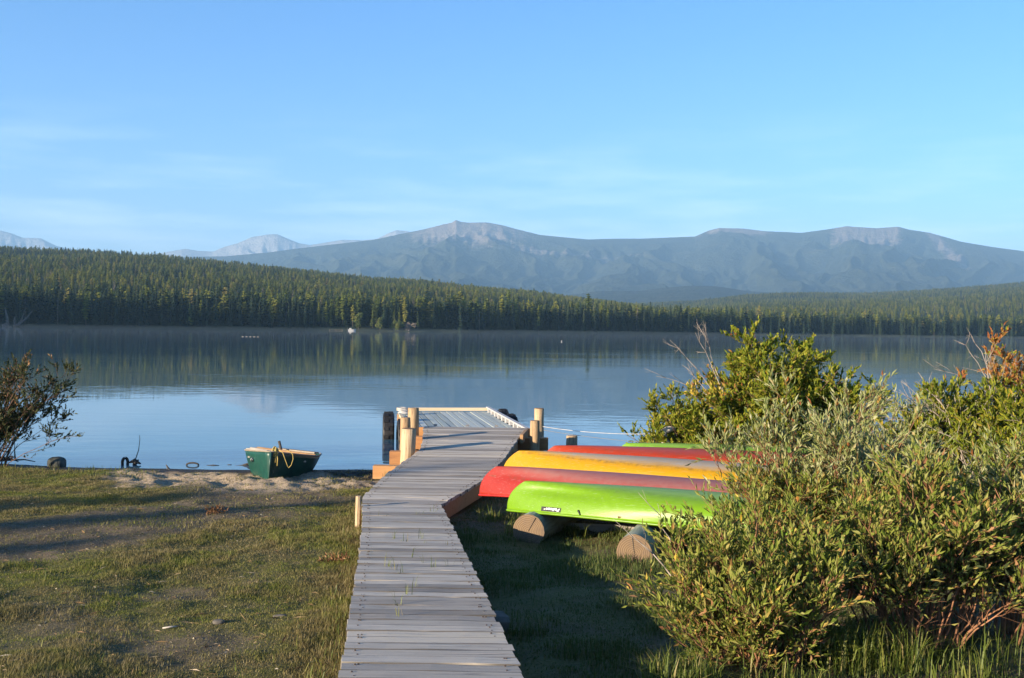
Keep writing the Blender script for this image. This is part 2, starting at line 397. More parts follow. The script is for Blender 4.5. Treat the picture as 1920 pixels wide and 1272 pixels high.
MAIN = [(-1200, 520), (-300, 500), (200, 484), (420, 481), (500, 474), (560, 466), (620, 459), (700, 450), (740, 441), (790, 431), (830, 421), (843, 418.5), (852, 413), (861, 416.5), (875, 418), (910, 417.5), (940, 423), (965, 430), (1010, 441), (1060, 446), (1100, 449.5), (1150, 448), (1200, 448), (1300, 444), (1325, 433), (1345, 428), (1390, 429), (1430, 434), (1500, 437), (1545, 431), (1585, 424.5), (1600, 426), (1640, 428.5), (1680, 425.5), (1700, 431), (1740, 437), (1800, 454), (1860, 464), (1920, 472), (2050, 486), (2300, 500), (2800, 520), (3200, 540)]
PEAKS = [(-1200, 470), (-700, 440), (-300, 425), (-80, 420), (0, 433), (20, 438), (40, 446), (75, 447.5), (105, 462), (180, 478), (260, 480), (300, 475), (345, 467), (372, 471), (398, 472), (420, 463), (445, 456), (470, 445), (500, 440), (517, 439.5), (540, 449), (560, 457), (580, 460), (610, 455), (640, 450), (680, 451), (705, 448), (725, 438), (740, 432), (762, 434), (800, 445), (1000, 470), (1500, 500), (3200, 540)]
def zc_of(tab, px, Yc): return EYE + (hor(px) - interp(tab, px)) / 2000 * Yc

def hill_l(px, Y):
    r0 = interp(SHORE, px); Yc = r0 + 850; H = np.maximum(zc_of(HILL_L, px, Yc), 3.0)
    s = (Y - r0) / (Yc - r0); u = (px - 960) / 2000
    up = H * np.clip(s, 0, 1) ** .92; dn = H * (1 - .8 * np.clip((s - 1) / .9, 0, 1) ** 1.3)
    z = np.where(s < 1, up, dn) + (fbm(u * Y * .006, Y * .006, 3, 71) - .5) * 14 * np.clip(s, 0, 1) * np.clip(H / 40, 0, 1) * np.clip((1.02 - s) * 4, 0.1, 1)
    return z + np.clip((Y - r0) / 4, -1, 1) * 1.0
def hill_r(px, Y):
    r0 = interp(SHORE, px) + 40; Yc = 2600.; H = np.maximum(zc_of(HILL_R, px, Yc), 3.0)
    s = (Y - r0) / (Yc - r0); u = (px - 960) / 2000
    z = np.where(s < 1, H * np.clip(s, 0, 1) ** 1.0, H * (1 - .9 * np.clip((s - 1) / .6, 0, 1) ** 1.3))
    return z + (fbm(u * Y * .0035, Y * .0035, 4, 73) - .5) * 30 * np.clip(s, 0, 1) * np.clip((1.03 - s) * 4, 0.1, 1) + np.clip((Y - r0) / 4, -1, 1) * 1.0
def fan(fn, px, Y):
    PX, YY = np.meshgrid(px, Y); Z = fn(PX, YY)
    return np.stack([(PX - 960) / 2000 * YY, YY, Z], -1), PX, YY

def forest_floor():
    t = NT('forest_floor'); n = t.noise(t.pos(), .09, 5, .6)
    return t.pbr(t.mix(t.rng(n, .3, .7), (.018, .026, .012), (.05, .055, .025)), .95, None, .05)
M_floor = forest_floor()
P3, _, _ = fan(hill_l, np.linspace(-1100, 3100, 170), np.geomspace(1, 1900, 90) - 1 + 0) if False else (None, None, None)
def hill_mesh(fn, name, pxs, srange, off):
    S = np.linspace(0, 1, 60) ** 1.4
    PX, SS = np.meshgrid(pxs, S); r0 = interp(SHORE, PX) + off
    YY = r0 + SS * srange; Z = fn(PX, YY)
    V = np.stack([(PX - 960) / 2000 * YY, YY, Z], -1).reshape(-1, 3)
    link(name, mk_mesh(name, V, gridfaces(*PX.shape), M_floor, True), kind='structure')
hill_mesh(hill_l, 'hill', np.linspace(-1150, 3150, 260), 1900, -3)
hill_mesh(hill_r, 'hill', np.linspace(650, 3150, 160), 3900, 40)

def shade_ridge():  # unseen ridge added left of the view to shade the far shore
    ys = np.linspace(-420, 420, 90); ss = np.linspace(-1, 1, 25); YY, SS = np.meshgrid(ys, ss, indexing='ij')
    Hc = np.interp(YY, [-420, -250, -100, 40, 78, 90, 97, 117, 137, 200, 300, 420], [0, 20, 40, 78, 100, 126, 137, 126, 116, 92, 50, 0])  # crest heights shaped for where that shade falls
    X = -600 + SS * 230; Z = Hc * (1 - np.abs(SS)) ** 1.1 - 1.5 + (fbm(X * .02, YY * .02, 3, 33) - .5) * 8 * (1 - np.abs(SS)) * (np.abs(SS) > .05)
    F = gridfaces(*YY.shape)[:, ::-1]
    link('hill', mk_mesh('hill', np.stack([X, YY, Z], -1).reshape(-1, 3), F, M_floor, True), kind='structure')
shade_ridge()

def mountain(name, tab, Y0, Yc, Y1, pxs, nrow, seed, gul, mat, barefn=None, p=1.25, base=4.):
    S = np.concatenate([np.linspace(0, 1, nrow), np.linspace(1, 1.45, 14)[1:]])
    PX, SS = np.meshgrid(pxs, S); H = np.maximum(zc_of(tab, PX, Yc), 20)
    YY = Y0 + SS * (Yc - Y0)
    X = (PX - 960) / 2000 * YY
    up = base + (H - base) * (.30 * np.clip(SS, 0, 1) + .70 * np.clip(SS, 0, 1) ** (p * 1.6)); dn = H * (1 - 1.6 * (SS - 1) ** 1.2)
    Z = np.where(SS <= 1, up, dn)
    # ravines that run down the slope
    w = PX / 2000 * Yc
    warp = (fbm(w * .0012, YY * .0010, 3, seed + 9) - .5) * 900
    rg = 1 - np.abs(2 * fbm((w + warp) * .0016, YY * .00035, 4, seed) - 1)
    rg2 = 1 - np.abs(2 * fbm((w + warp * .5) * .005, YY * .0011, 3, seed + 3) - 1)
    env = np.clip(SS * 1.6, 0, 1) * np.clip((1.0 - SS) * 5, 0, 1)
    Z = Z + gul * env * (1.0 * (rg - .75) + .45 * (rg2 - .7)) * np.clip(H / 500, .3, 1.5)
    if barefn is not None:
        cr = barefn(PX, SS, Z, H) * np.clip((1.0 - SS) * 12, 0, 1); Z = Z - cr * gul * .34 * (1 - np.abs(2 * fbm(PX * .055, SS * 5, 3, seed + 21) - 1))
    V = np.stack([X, YY, Z], -1)
    me = mk_mesh(name, V.reshape(-1, 3), gridfaces(*PX.shape), mat, True)
    if barefn is not None: attr(me, 'bare', barefn(PX, SS, Z, H))
    link(name, me, kind='structure')

def mountain_mat(name, forest, rock):
    t = NT(name); p = t.pos(); b = t.n('Attribute', attribute_name='bare').outputs['Fac']
    n = t.noise(p, .004, 6, .6); n2 = t.noise(p, .02, 5, .65); n3 = t.noise(p, .05, 3, .6)
    fc = t.mix(t.rng(n2, .3, .7), forest[0], forest[1]); fc = t.mix(t.rng(n, .55, .72), fc, forest[2])
    rc = t.mix(t.rng(n2, .3, .7), rock[0], rock[1])
    m = t.rng(t.math('ADD', b, t.math('MULTIPLY', t.math('SUBTRACT', n2, .5), .9)), .35, .65)
    return t.pbr(t.mix(m, fc, rc), .95, t.bump(t.math('ADD', n3, n2), 16, 1.0), .05)
M_mtn = mountain_mat('mountain_slope', ((.022, .028, .020), (.048, .056, .034), (.075, .078, .048)), ((.13, .108, .092), (.25, .21, .18)))
M_peak = mountain_mat('rock_peak', ((.05, .06, .05), (.10, .11, .09), (.16, .15, .13)), ((.18, .175, .17), (.34, .325, .31)))
def bare_main(PX, SS, Z, H):
    dome = np.exp(-((PX - 880) / 120) ** 2) * np.clip((SS - .80) / .12, 0, 1)
    mid = np.exp(-((PX - 1380) / 70) ** 2) * np.clip((SS - .93) / .05, 0, 1)
    cl = np.exp(-((PX - 1625) / 75) ** 4) * np.clip((SS - .79) / .07, 0, 1) * np.clip(.62 + 1.2 * (fbm(PX * .03, SS * 6, 3, 5) - .4), 0, 1)
    slide = np.exp(-((PX - 1745 - (1 - SS) * 220) / 22) ** 2) * np.clip((SS - .65) / .1, 0, 1) * .7
    band = np.exp(-((PX - 1010) / 300) ** 2) * np.exp(-((SS - .80) / .05) ** 2) * .55
    return np.clip(dome + mid + cl + slide + band, 0, 1)
def bare_peaks(PX, SS, Z, H): return np.clip((Z - 380) / 260, 0, 1)
mountain('mountain', MAIN, 2900., 8000., 0, np.concatenate([np.linspace(-1150, 180, 60), np.linspace(190, 2000, 700), np.linspace(2010, 3150, 60)]), 130, 101, 115, M_mtn, bare_main)
mountain('mountain', PEAKS, 8600., 12000., 0, np.concatenate([np.linspace(-1150, -60, 70), np.linspace(-55, 830, 330), np.linspace(840, 3150, 60)]), 60, 151, 190, M_peak, bare_peaks, 1.0)
mountain('foothill', FOOT, 2500., 4200., 0, np.linspace(620, 2350, 260), 40, 171, 40, M_mtn, lambda PX, SS, Z, H: .25 * np.exp(-((PX - 1150) / 70) ** 2), .8)

# ------------------------------------------------------------------ conifers
CONIFER = leaf_mat('conifer_needles', [(0, (.036, .054, .012)), (.35, (.078, .100, .018)), (.7, (.125, .138, .022)), (.93, (.155, .155, .030)), (1, (.155, .135, .045))], 0, .8, .1, True)
SPRUCE_SHADED = leaf_mat('shaded_spruce_needles', [(0, (.012, .024, .016)), (.5, (.018, .034, .020)), (1, (.034, .048, .022))], 0, .8, .1, True)  # needle colour kept dark to paint in the far shore's shade band
DEADN = leaf_mat('dead_needles', [(0, (.10, .085, .07)), (1, (.19, .165, .14))], 0, .9, .05, True)
BROAD = leaf_mat('broad_leaves', [(0, (.06, .10, .03)), (.5, (.10, .13, .035)), (1, (.17, .16, .05))], .2, .7, .1)

def conifer_mesh(name, mat, H, Rb, start, levels, nb, shape, droop, seed, jitter=.35, width=.42):
    g = np.random.default_rng(seed); V = []; Q = []
    for k in range(levels):
        f = (k + g.uniform(-.3, .3)) / levels; z = H * (start + (1 - start) * f * .985)
        if shape == 'spire': r = Rb * (1 - f) ** .85 + .06
        else: r = Rb * sin(pi * min(.97, max(.1, .12 + .84 * f))) ** .7
        a0 = g.uniform(0, 6.28)
        for j in range(nb):
            a = a0 + j * 6.283 / nb + g.uniform(-.35, .35); L = max(.12, r * g.uniform(1 - jitter, 1 + jitter * .6)); w = L * width * g.uniform(.8, 1.3)
            d = np.array([cos(a), sin(a), 0]); p = np.array([-sin(a), cos(a), 0]); zz = z + g.uniform(-.15, .15)
            up = H / levels * g.uniform(.2, .8)
            dz = -droop * L * g.uniform(.5, 1.3)
            n = len(V)
            V += [np.array([0, 0, zz + up]), d * L * .6 + p * w + np.array([0, 0, zz + dz * .5 - .1]), d * L + np.array([0, 0, zz + dz]), d * L * .6 - p * w + np.array([0, 0, zz + dz * .5 - .1])]
            Q.append((n, n + 1, n + 2, n + 3))
    return mk_mesh(name, np.array(V), np.array(Q), mat)
def trunk_mesh(H, r, mat=M_trunk):
    mb = MB(); mb.tube([(0, 0, -.6), (0.03, 0, H * .3), (0, .04, H * .65), (0, 0, H * .97)], [r, r * .8, r * .5, r * .12], 6); return mb.mesh('trunk', mat, True)

KINDS = []
def proto(name, me, tr):
    o = link(name, me); t = link('trunk', tr, o); KINDS.append(o); return o
pine_a = proto('pine_tree', conifer_mesh('pine_crown', CONIFER, 14, 1.75, .22, 15, 6, 'round', .15, 1), trunk_mesh(14, .16))
pine_b = proto('pine_tree', conifer_mesh('pine_crown', CONIFER, 13, 1.5, .30, 14, 6, 'round', .05, 2, .5), trunk_mesh(13, .15))
spruce_a = proto('spruce_tree', conifer_mesh('spruce_crown', SPRUCE_SHADED, 15, 2.0, .04, 19, 7, 'spire', .35, 3), trunk_mesh(15, .2))
spruce_b = proto('spruce_tree', conifer_mesh('spruce_crown', SPRUCE_SHADED, 13, 1.6, .05, 17, 6, 'spire', .45, 4, .45), trunk_mesh(13, .17))
snag = proto('dead_pine_tree', conifer_mesh('dead_crown', DEADN, 13, .9, .35, 12, 4, 'round', -.1, 5, .6, .16), trunk_mesh(13, .15, M_grey_dead))
pine_c = proto('pine_tree', conifer_mesh('pine_crown', CONIFER, 11, 1.35, .12, 14, 6, 'spire', .1, 6, .5), trunk_mesh(11, .14))
LBL = {'pine_tree': ('bushy olive green pine in the tree line on the far shore', 'pines along the far shore'),
       'spruce_tree': ('narrow shade-dark spruce in the tree line on the far shore', 'spruces along the far shore'),
       'dead_pine_tree': ('bare grey dead pine among green trees on the far shore', 'dead pines along the far shore')}
for o in KINDS: tag(o, LBL[o.name.split('.')[0]][0], 'tree', LBL[o.name.split('.')[0]][1])

# the 300 largest (nearest to the water), each a tree of its own
NSHORE = 300
px_s = np.linspace(-40, 1960, NSHORE) + R.uniform(-4, 4, NSHORE)
used = set()
for i, px in enumerate(px_s):
    r0 = float(interp(SHORE, px)); promo = 590 < px < 830
    Y = r0 + 1.5 + abs(R.normal(0, 5)) + (3 if promo else 0)
    u = R.random()
    k = (2 if u < .46 else 3 if u < .86 else 0 if u < .90 else 1 if u < .93 else 4 if u < .96 else 5)  # mostly dark spruces, so the shore row looks shaded by colour
    zone = ' on the small point near the white boat' if promo else ' left of the small point' if px < 600 else ' between the small point and the round bush' if px < 1250 else ' behind the round bush and the right edge'
    if promo: k = (0 if u < .35 else 1 if u < .6 else 5 if u < .75 else 3 if u < .85 else 2)
    src = KINDS[k]; s = R.uniform(.72, 1.12) * (.92 if px > 1300 else 1)
    loc = ((px - 960) / 2000 * Y, Y, float(hill_l(np.array(px), np.array(Y))) - .2)
    if k not in used:
        o = src; used.add(k); o.location = loc; o.rotation_euler = (0, 0, R.uniform(0, 6.28)); o.scale = (s, s, s)
    
    else: o = dup(src, loc, R.uniform(0, 6.28), (s * R.uniform(.85, 1.2), s * R.uniform(.85, 1.2), s))
    nm = o.name.split('.')[0]; o['label'] = {'pine_tree': 'bushy olive green pine', 'spruce_tree': 'narrow shade-dark spruce', 'dead_pine_tree': 'bare grey dead pine'}[nm] + ' on the far shore' + zone; o['group'] = LBL[nm][1] + zone

# the rest of the forest reads as one mass
def forest(name, pts, idx, sc, rot):
    me = bpy.data.meshes.new(name); me.vertices.add(len(pts)); me.vertices.foreach_set('co', np.asarray(pts, np.float32).ravel())
    a = me.attributes.new('idx', 'INT', 'POINT'); a.data.foreach_set('value', np.asarray(idx, np.int32))
    a = me.attributes.new('scl', 'FLOAT_VECTOR', 'POINT'); a.data.foreach_set('vector', np.asarray(sc, np.float32).ravel())
    a = me.attributes.new('rotz', 'FLOAT', 'POINT'); a.data.foreach_set('value', np.asarray(rot, np.float32))
    me.update()
    o = link(name, me, kind='stuff')
    ng = bpy.data.node_groups.new('forest', 'GeometryNodeTree')
    ng.interface.new_socket('Geometry', in_out='INPUT', socket_type='NodeSocketGeometry'); ng.interface.new_socket('Geometry', in_out='OUTPUT', socket_type='NodeSocketGeometry')
    N = ng.nodes; L = ng.links
    gi = N.new('NodeGroupInput'); go = N.new('NodeGroupOutput'); ip = N.new('GeometryNodeInstanceOnPoints'); jn = N.new('GeometryNodeJoinGeometry')
    infos = []
    for k in KINDS:
        oi = N.new('GeometryNodeObjectInfo'); oi.inputs['Object'].default_value = k; oi.inputs['As Instance'].default_value = True; oi.transform_space = 'ORIGINAL'; infos.append(oi)
    for oi in reversed(infos): L.new(oi.outputs['Geometry'], jn.inputs[0])
    def na(n, t):
        x = N.new('GeometryNodeInputNamedAttribute'); x.data_type = t; x.inputs[0].default_value = n; return x.outputs[0]
    cx = N.new('ShaderNodeCombineXYZ'); L.new(na('rotz', 'FLOAT'), cx.inputs[2])
    L.new(gi.outputs[0], ip.inputs['Points']); L.new(jn.outputs[0], ip.inputs['Instance']); ip.inputs['Pick Instance'].default_value = True
    L.new(na('idx', 'INT'), ip.inputs['Instance Index']); L.new(cx.outputs[0], ip.inputs['Rotation']); L.new(na('scl', 'FLOAT_VECTOR'), ip.inputs['Scale'])
    L.new(ip.outputs[0], go.inputs[0])
    md = o.modifiers.new('forest', 'NODES'); md.node_group = ng
    return o
def scatter(n, fn, lo, hi, off0, off1, front):
    px = R.uniform(lo, hi, n * 3); r0 = interp(SHORE, px)
    Y = r0 + off0 + (off1 - off0) * R.random(n * 3) ** .8
    keep = R.random(n * 3) < Y / (r0 + off1); px = px[keep][:n]; Y = Y[keep][:n]
    X = (px - 960) / 2000 * Y
    cl = fbm(X * .012, Y * .012, 3, 81)
    Z = fn(px, Y) - .3
    u = R.random(len(px)); dd = Y - interp(SHORE, px)
    ps = np.where(dd < front, .8, np.clip(.10 + 2.2 * (cl - .55), .02, .7))  # dark spruces up front continue the painted shade band
    idx = np.where(u < ps, np.where(R.random(len(px)) < .5, 2, 3), np.where(R.random(len(px)) < .14, 4, R.choice([0, 1, 5, 0], len(px))))
    return np.stack([X, Y, Z], 1), idx
pa, ia = scatter(44000, hill_l, -330, 2250, 5, 1000, 28)
pb, ib = scatter(46000, hill_r, 1000, 2400, 60, 2100, 10)
# bank of trees right behind the shore trees
pxf = R.uniform(-330, 2250, 2600); Yf = interp(SHORE, pxf) + R.uniform(6, 34, 2600)
pf = np.stack([(pxf - 960) / 2000 * Yf, Yf, hill_l(pxf, Yf) - .3], 1); jf = R.choice([2, 3, 2, 3, 3, 0, 1], 2600)
pts = np.vstack([pa, pb, pf]); idx = np.concatenate([ia, ib, jf])
s = R.uniform(.38, .70, len(pts)); s[len(pa):len(pa) + len(pb)] *= .95; s[len(pa) + len(pb):] = R.uniform(.55, 1.1, len(pf)); big = R.random(len(pts)) < .03; s[big] *= 1.25
wv = R.uniform(1.2, 2.0, len(pts))
forest('forest', pts, idx, np.stack([s * wv, s * wv, s], 1), R.uniform(0, 6.28, len(pts)))

# leafy shrubs on the small point of the far shore
def leaf_cloud(n, centers, size, g):
    c = centers[g.integers(0, len(centers), n)]
    d = g.normal(size=(n, 3)); d /= np.linalg.norm(d, axis=1)[:, None]
    P = c[:, :3] + d * c[:, 3:4] * (g.random((n, 1)) ** .45) * np.array([1, 1, 1.0])
    return P
def quads(P, D, Nn, L, W):
    """one folded leaf per point: base, left, tip, right"""
    S = np.cross(D, Nn); S /= (np.linalg.norm(S, axis=1)[:, None] + 1e-9)
    L = np.asarray(L)[:, None]; W = np.asarray(W)[:, None]
    V = np.stack([P, P + D * L * .45 + S * W * .5 + Nn * W * .18, P + D * L - Nn * L * .08, P + D * L * .45 - S * W * .5 + Nn * W * .18], 1).reshape(-1, 3)
    return V, np.arange(len(P) * 4).reshape(-1, 4)
def unit(a): return a / (np.linalg.norm(a, axis=-1, keepdims=True) + 1e-9)
for k, (px, h, w, lab) in enumerate([(672, 7.5, 2.6, 'tall light green broadleaf tree on the far shore point behind the white boat'), (712, 5.2, 2.0, 'yellow green bush on the far shore between the boat and the pale point'),
                                     (744, 3.6, 2.6, 'low round green bush at the tip of the far shore point'), (768, 2.6, 2.6, 'low tan bush beside the dark stump on the far shore point')]):
    Y = float(interp(SHORE, px)) + 1.2; g = np.random.default_rng(300 + k)
    C = np.array([[g.normal(0, w * .35), g.normal(0, w * .3), h * (.25 + .6 * q / 7), w * .45] for q in range(8)])
    P = leaf_cloud(900, C, .3, g); Vv, F = quads(P, unit(g.normal(size=(900, 3))), unit(g.normal(size=(900, 3))), np.full(900, .55), np.full(900, .45))
    o = link('shore_bush', mk_mesh('shore_bush', Vv, F, DEADN if k == 3 else BROAD), None, ((px - 960) / 2000 * Y, Y, .7)); tag(o, lab, 'bush' if k else 'tree')
    t = MB(); t.tube([(0, 0, -.6), (0, .1, h * .4), (.1, 0, h * .8)], [.12, .08, .03], 5); link('trunk', t.mesh('trunk', M_trunk), o)

# ------------------------------------------------------------------ boardwalk
LE = [(3.0, -.60), (5.16, -.813), (6.6, -.985), (8.49, -1.206), (10.07, -1.40), (12.55, -1.73), (13.3, -1.69), (14.2, -1.62), (15.5, -1.46), (16.0, -1.36), (16.8, -1.39), (18.3, -1.49)]
RE = [(3.0, .36), (5.2, .083), (8.4, -.29), (10.1, -.507), (12.15, -.784), (12.5, -.70), (13.7, -.35), (15.2, -.12), (17.2, .13), (18.3, .29)]
DZ = [(3.0, .93), (5.16, .79), (8.45, .61), (10.1, .55), (12.3, .46), (13.7, .53), (15.5, .595), (16.0, .64), (17.0, .70), (18.3, .785)]
def dk(tab, y): a = np.array(tab); return float(np.interp(y, a[:, 0], a[:, 1]))
walk = thing('boardwalk', 'narrow weathered grey plank boardwalk leading down to the lake with a bend', 'boardwalk', (0, 0, 0))
g = np.random.default_rng(21)
def plank_mesh(name, L, w, th, g, mat, warp=.004, sl=0., sr=0.):
    xs = np.linspace(-L / 2, L / 2, 5); V = []; Q = []
    ch = .0015
    prof = np.array([(-w / 2, -th), (w / 2, -th), (w / 2, -ch), (w / 2 - ch, 0), (-w / 2 + ch, 0), (-w / 2, -ch)])
    cup = g.uniform(-.001, .001)
    for i, x in enumerate(xs):
        dy = g.normal(0, .0025); dz = g.normal(0, warp * .5); ex = 0
        for (a, b) in prof:
            e = g.normal(0, .003) if i in (0, 4) else 0
            V.append((x + e + a * (sl if i == 0 else sr if i == 4 else 0), a + dy + g.normal(0, .0012), b + dz + (cup if abs(a) > w * .4 else 0)))
    n = 6
    for i in range(4):
        for j in range(n):
            k = (j + 1) % n; Q.append((i * n + k, (i + 1) * n + k, (i + 1) * n + j, i * n + j))
    Q += [(5, 2, 1, 0), (5, 4, 3, 2)]; e = 4 * n; Q += [(e, e + 1, e + 2, e + 5), (e + 2, e + 3, e + 4, e + 5)]
    return mk_mesh(name, V, np.array(Q), mat)
y = 3.1; k = 0; planks = []; NAILS = []
while y < 18.25:
    w = g.choice([.138, .14, .142, .135]) * (1.0 if y < 12 else 1.0)
    yl = y; zl = dk(DZ, y)
    xl = dk(LE, y) + g.normal(0, .006); xr = dk(RE, y) + g.normal(0, .006)
    o = link('plank', plank_mesh('plank', xr - xl, w, .038, g, M_deckplank, .003, (dk(LE, y + .07) - dk(LE, y - .07)) / .14, (dk(RE, y + .07) - dk(RE, y - .07)) / .14), walk)
    o.location = ((xl + xr) / 2, y, zl + g.normal(0, .0015))
    slope = (dk(DZ, y + .1) - dk(DZ, y - .1)) / .2
    o.rotation_euler = (math.atan(slope) + g.normal(0, .007), g.normal(0, .002), g.normal(0, .004))
    planks.append(o)
    for xx in (xl + .06, xl + .075, xr - .06, xr - .075): NAILS.append((xx + g.normal(0, .006), y + g.choice([-.035, .035]) + g.normal(0, .004), zl + .0035))
    y += w + abs(g.normal(.0015, .002)) + .0015; k += 1
def stringer(name, ys, tab, off, mat, h=.14, th=.045, dz=-.042, label=None):
    P = [(dk(tab, a) + off, a, dk(DZ, a) + dz) for a in ys]; V = []; Q = []
    for (x, yy, z) in P:
        V += [(x - th / 2, yy, z), (x + th / 2, yy, z), (x + th / 2, yy, z - h), (x - th / 2, yy, z - h)]
    for i in range(len(P) - 1):
        for j in range(4): Q.append((i * 4 + j, i * 4 + (j + 1) % 4, (i + 1) * 4 + (j + 1) % 4, (i + 1) * 4 + j))
    Q += [(3, 2, 1, 0)]; e = (len(P) - 1) * 4; Q += [(e, e + 1, e + 2, e + 3)]
    o = link(name, mk_mesh(name, V, np.array(Q), mat), walk)
    if label: o['label'] = label
    return o
stringer('stringer', [3, 5.2, 8.5, 10.1, 12.4], LE, .08, M_skirt)
stringer('stringer', [3, 5.2, 8.5, 10.1, 12.2], RE, -.08, M_skirt)
stringer('stringer', [12.6, 13.3, 14.2, 15.5, 16, 16.8, 18.2], LE, .07, M_skirt)
stringer('edge_board', [12.2, 12.5, 13.7, 15.2, 17.2], RE, -.035, M_skirt, .20, .04, -.02, 'brown skirt board under the edge beside the canoes')
mb = MB()
for (a, b, c) in NAILS: mb.tube([(a, b, c - .006), (a, b, c)], .0055, 6)
link('nail_heads', mb.mesh('nail_heads', simple('rusty_nail', (.05, .035, .028), .7)), walk)['kind'] = 'stuff'
# cross beams carrying the wide end
for (x0, x1, yy, zt, zb, lab) in [(-1.97, .15, 15.35, .485, .30, 'lowest orange beam end sticking out on the beach side'), (-1.87, .2, 16.55, .555, .35, 'middle orange beam end sticking out behind the front post'),
                             (-1.60, .62, 17.65, .675, .47, 'upper beam with its dark right end beside the two right posts')]:
    mb = MB(); mb.box(((x0 + x1) / 2, yy, (zt + zb) / 2), (x1 - x0, .18, zt - zb), 0, 0, 0, .012)
    me = mb.mesh('cross_beam', M_timber); o = link('cross_beam', me, walk); o['label'] = lab
mb = MB(); mb.box((-.62, 18.32, .675), (1.92, .06, .17), ch=.006); link('end_board', mb.mesh('end_board', M_timber), walk)
mb = MB(); mb.box((.23, 17.75, .70), (.05, 1.15, .14), rz=-.1); link('edge_board', mb.mesh('edge_board', M_skirt), walk)
# side stake at the bend
mb = MB(); mb.tube([(0, 0, -.3), (0, .005, .1), (.004, 0, .36)], [.034, .034, .032], 8); o = tag(link('wooden_stake', mb.mesh('wooden_stake', M_peel), None, (-1.695, 11.9, float(gz(-1.69, 11.9)))), 'short pale stake against the left edge of the boardwalk bend', 'stake')
# iron brackets on the end board
mb = MB()
for x in (-1.3, -.75, -.25): mb.box((x, 18.36, .795), (.06, .02, .035)); mb.box((x + .02, 18.34, .80), (.02, .05, .012))
link('bracket', mb.mesh('bracket', M_metal), walk)['kind'] = 'stuff'

def post(name, label, x, y, top, dia, bottom, lean=(0, 0), seed=0):
    g = np.random.default_rng(400 + seed); H = top - bottom; n = 9; sides = 14
    t = thing(name, label, 'post', (x, y, bottom), 0, None)
    mb = MB(); zs = np.linspace(0, H, n); r = dia / 2 * (1.04 - .06 * zs / H) * (1 + g.normal(0, .025, n))
    P = np.stack([lean[0] * zs / H + g.normal(0, .004, n), lean[1] * zs / H + g.normal(0, .004, n), zs], 1)
    mb.tube(P, r, sides, True)
    o = link('shaft', mb.mesh('shaft', M_peel, True), t)
    mt = MB(); mt.tube([P[-1] + np.array([0, 0, .001]), P[-1] + np.array([0, 0, .006])], [r[-1] * .97, r[-1] * .94], sides)
    e = mt.mesh('sawn_top', M_peel); link('sawn_top', e, t)
    return t
post('mooring_post', 'shortest front peeled post left of the boardwalk, leaning slightly', -1.575, 15.9, .965, .215, -.25, (.06, 0), 1)
post('mooring_post', 'slim middle peeled post left of the boardwalk between front and tallest post', -1.67, 16.85, 1.045, .165, -.35, (.0, 0), 2)
post('mooring_post', 'tallest peeled post at the far left corner of the boardwalk', -1.65, 18.05, 1.105, .192, -.5, (.0, 0), 3)
post('mooring_post', 'shorter front post of the pair right of the boardwalk end', .40, 17.35, .98, .158, -.4, (-.01, 0), 4)
post('mooring_post', 'taller rear post of the pair right of the boardwalk end', .485, 18.35, 1.105, .165, -.5, (0, 0), 5)
post('mooring_post', 'low thick post standing alone in water behind the red canoe', 1.09, 19.0, .575, .205, -.6, (0, 0), 6)

# ------------------------------------------------------------------ floating dock
def dpx(px, Y): return (px - 960) / 2000 * Y
DA = math.atan2(.165, 1.0)                 # heading a little left of straight out
dock = thing('floating_dock', 'floating dock of grey-green boards with a pale rail beyond the boardwalk', 'dock', (-1.72, 26.7, 0), DA)
W_, L_ = 2.26, 7.4
def dl(name, me, lab=None):
    o = link(name, me, dock)
    if lab: o['label'] = lab
    return o
gd = np.random.default_rng(31); nb = 15
for i in range(nb):
    w = W_ / nb; me = plank_mesh('deck_board', L_, w - .022, .035, gd, M_dockslat, .003)
    o = dl('deck_board', me); o.location = (-W_ / 2 + (i + .5) * w, -L_ / 2, .36 + gd.normal(0, .003)); o.rotation_euler = (0, 0, pi / 2)
mb = MB()
for x in (-W_ / 2 + .04, W_ / 2 - .04): mb.box((x, -L_ / 2, .23), (.08, L_, .17))
dl('side_beam', mb.mesh('side_beam', M_skirt))
mb = MB()
for yy in (-.04, -L_ + .04, -L_ / 2): mb.box((0, yy, .225), (W_ - .16, .08, .16))
dl('frame_beam', mb.mesh('frame_beam', M_skirt))
for x in (-.75, .75):
    mb = MB(); mb.tube([(x, -.1, .03), (x, -L_ + .1, .03)], .2, 12); dl('float_log', mb.mesh('float_log', M_darkwood, True))
mb = MB(); mb.box((0.02, -.03, .425), (W_ + .06, .09, .075), ch=.01); dl('edge_rail', mb.mesh('edge_rail', M_railtan), 'tan rail along the far edge')
mb = MB(); mb.box((W_ / 2 + .01, -L_ / 2 + .2, .475), (.085, L_ - .5, .035), ch=.008); dl('edge_rail', mb.mesh('edge_rail', M_whitewood), 'whitish raised rail on spacer blocks along the right edge')
for i in range(13):
    mb = MB(); mb.box((W_ / 2 + .01, -.35 - i * .55, .41), (.075, .16, .095)); dl('spacer_block', mb.mesh('spacer_block', M_whitewood))
mb = MB(); mb.box((-W_ / 2 - .0, -L_ / 2 - .6, .39), (.07, L_ - 1.6, .05)); dl('edge_rail', mb.mesh('edge_rail', M_railtan))
# pale bundle at the far left corner
mb = MB()
for q in range(5):
    a = np.linspace(0, 2 * pi, 15); mb.tube(np.stack([.13 * np.cos(a) + gd.normal(0, .015), .10 * np.sin(a) + gd.normal(0, .015), .03 + .028 * q + .012 * np.sin(a * 2 + q)], 1), .016, 5)
tag(link('rope_coil', mb.mesh('rope_coil', M_rope_w, True), None, dock.matrix_basis @ Vector((-W_ / 2 + .12, -1.0, .38))), 'pale coil of rope on the far left corner of the floating dock', 'rope')

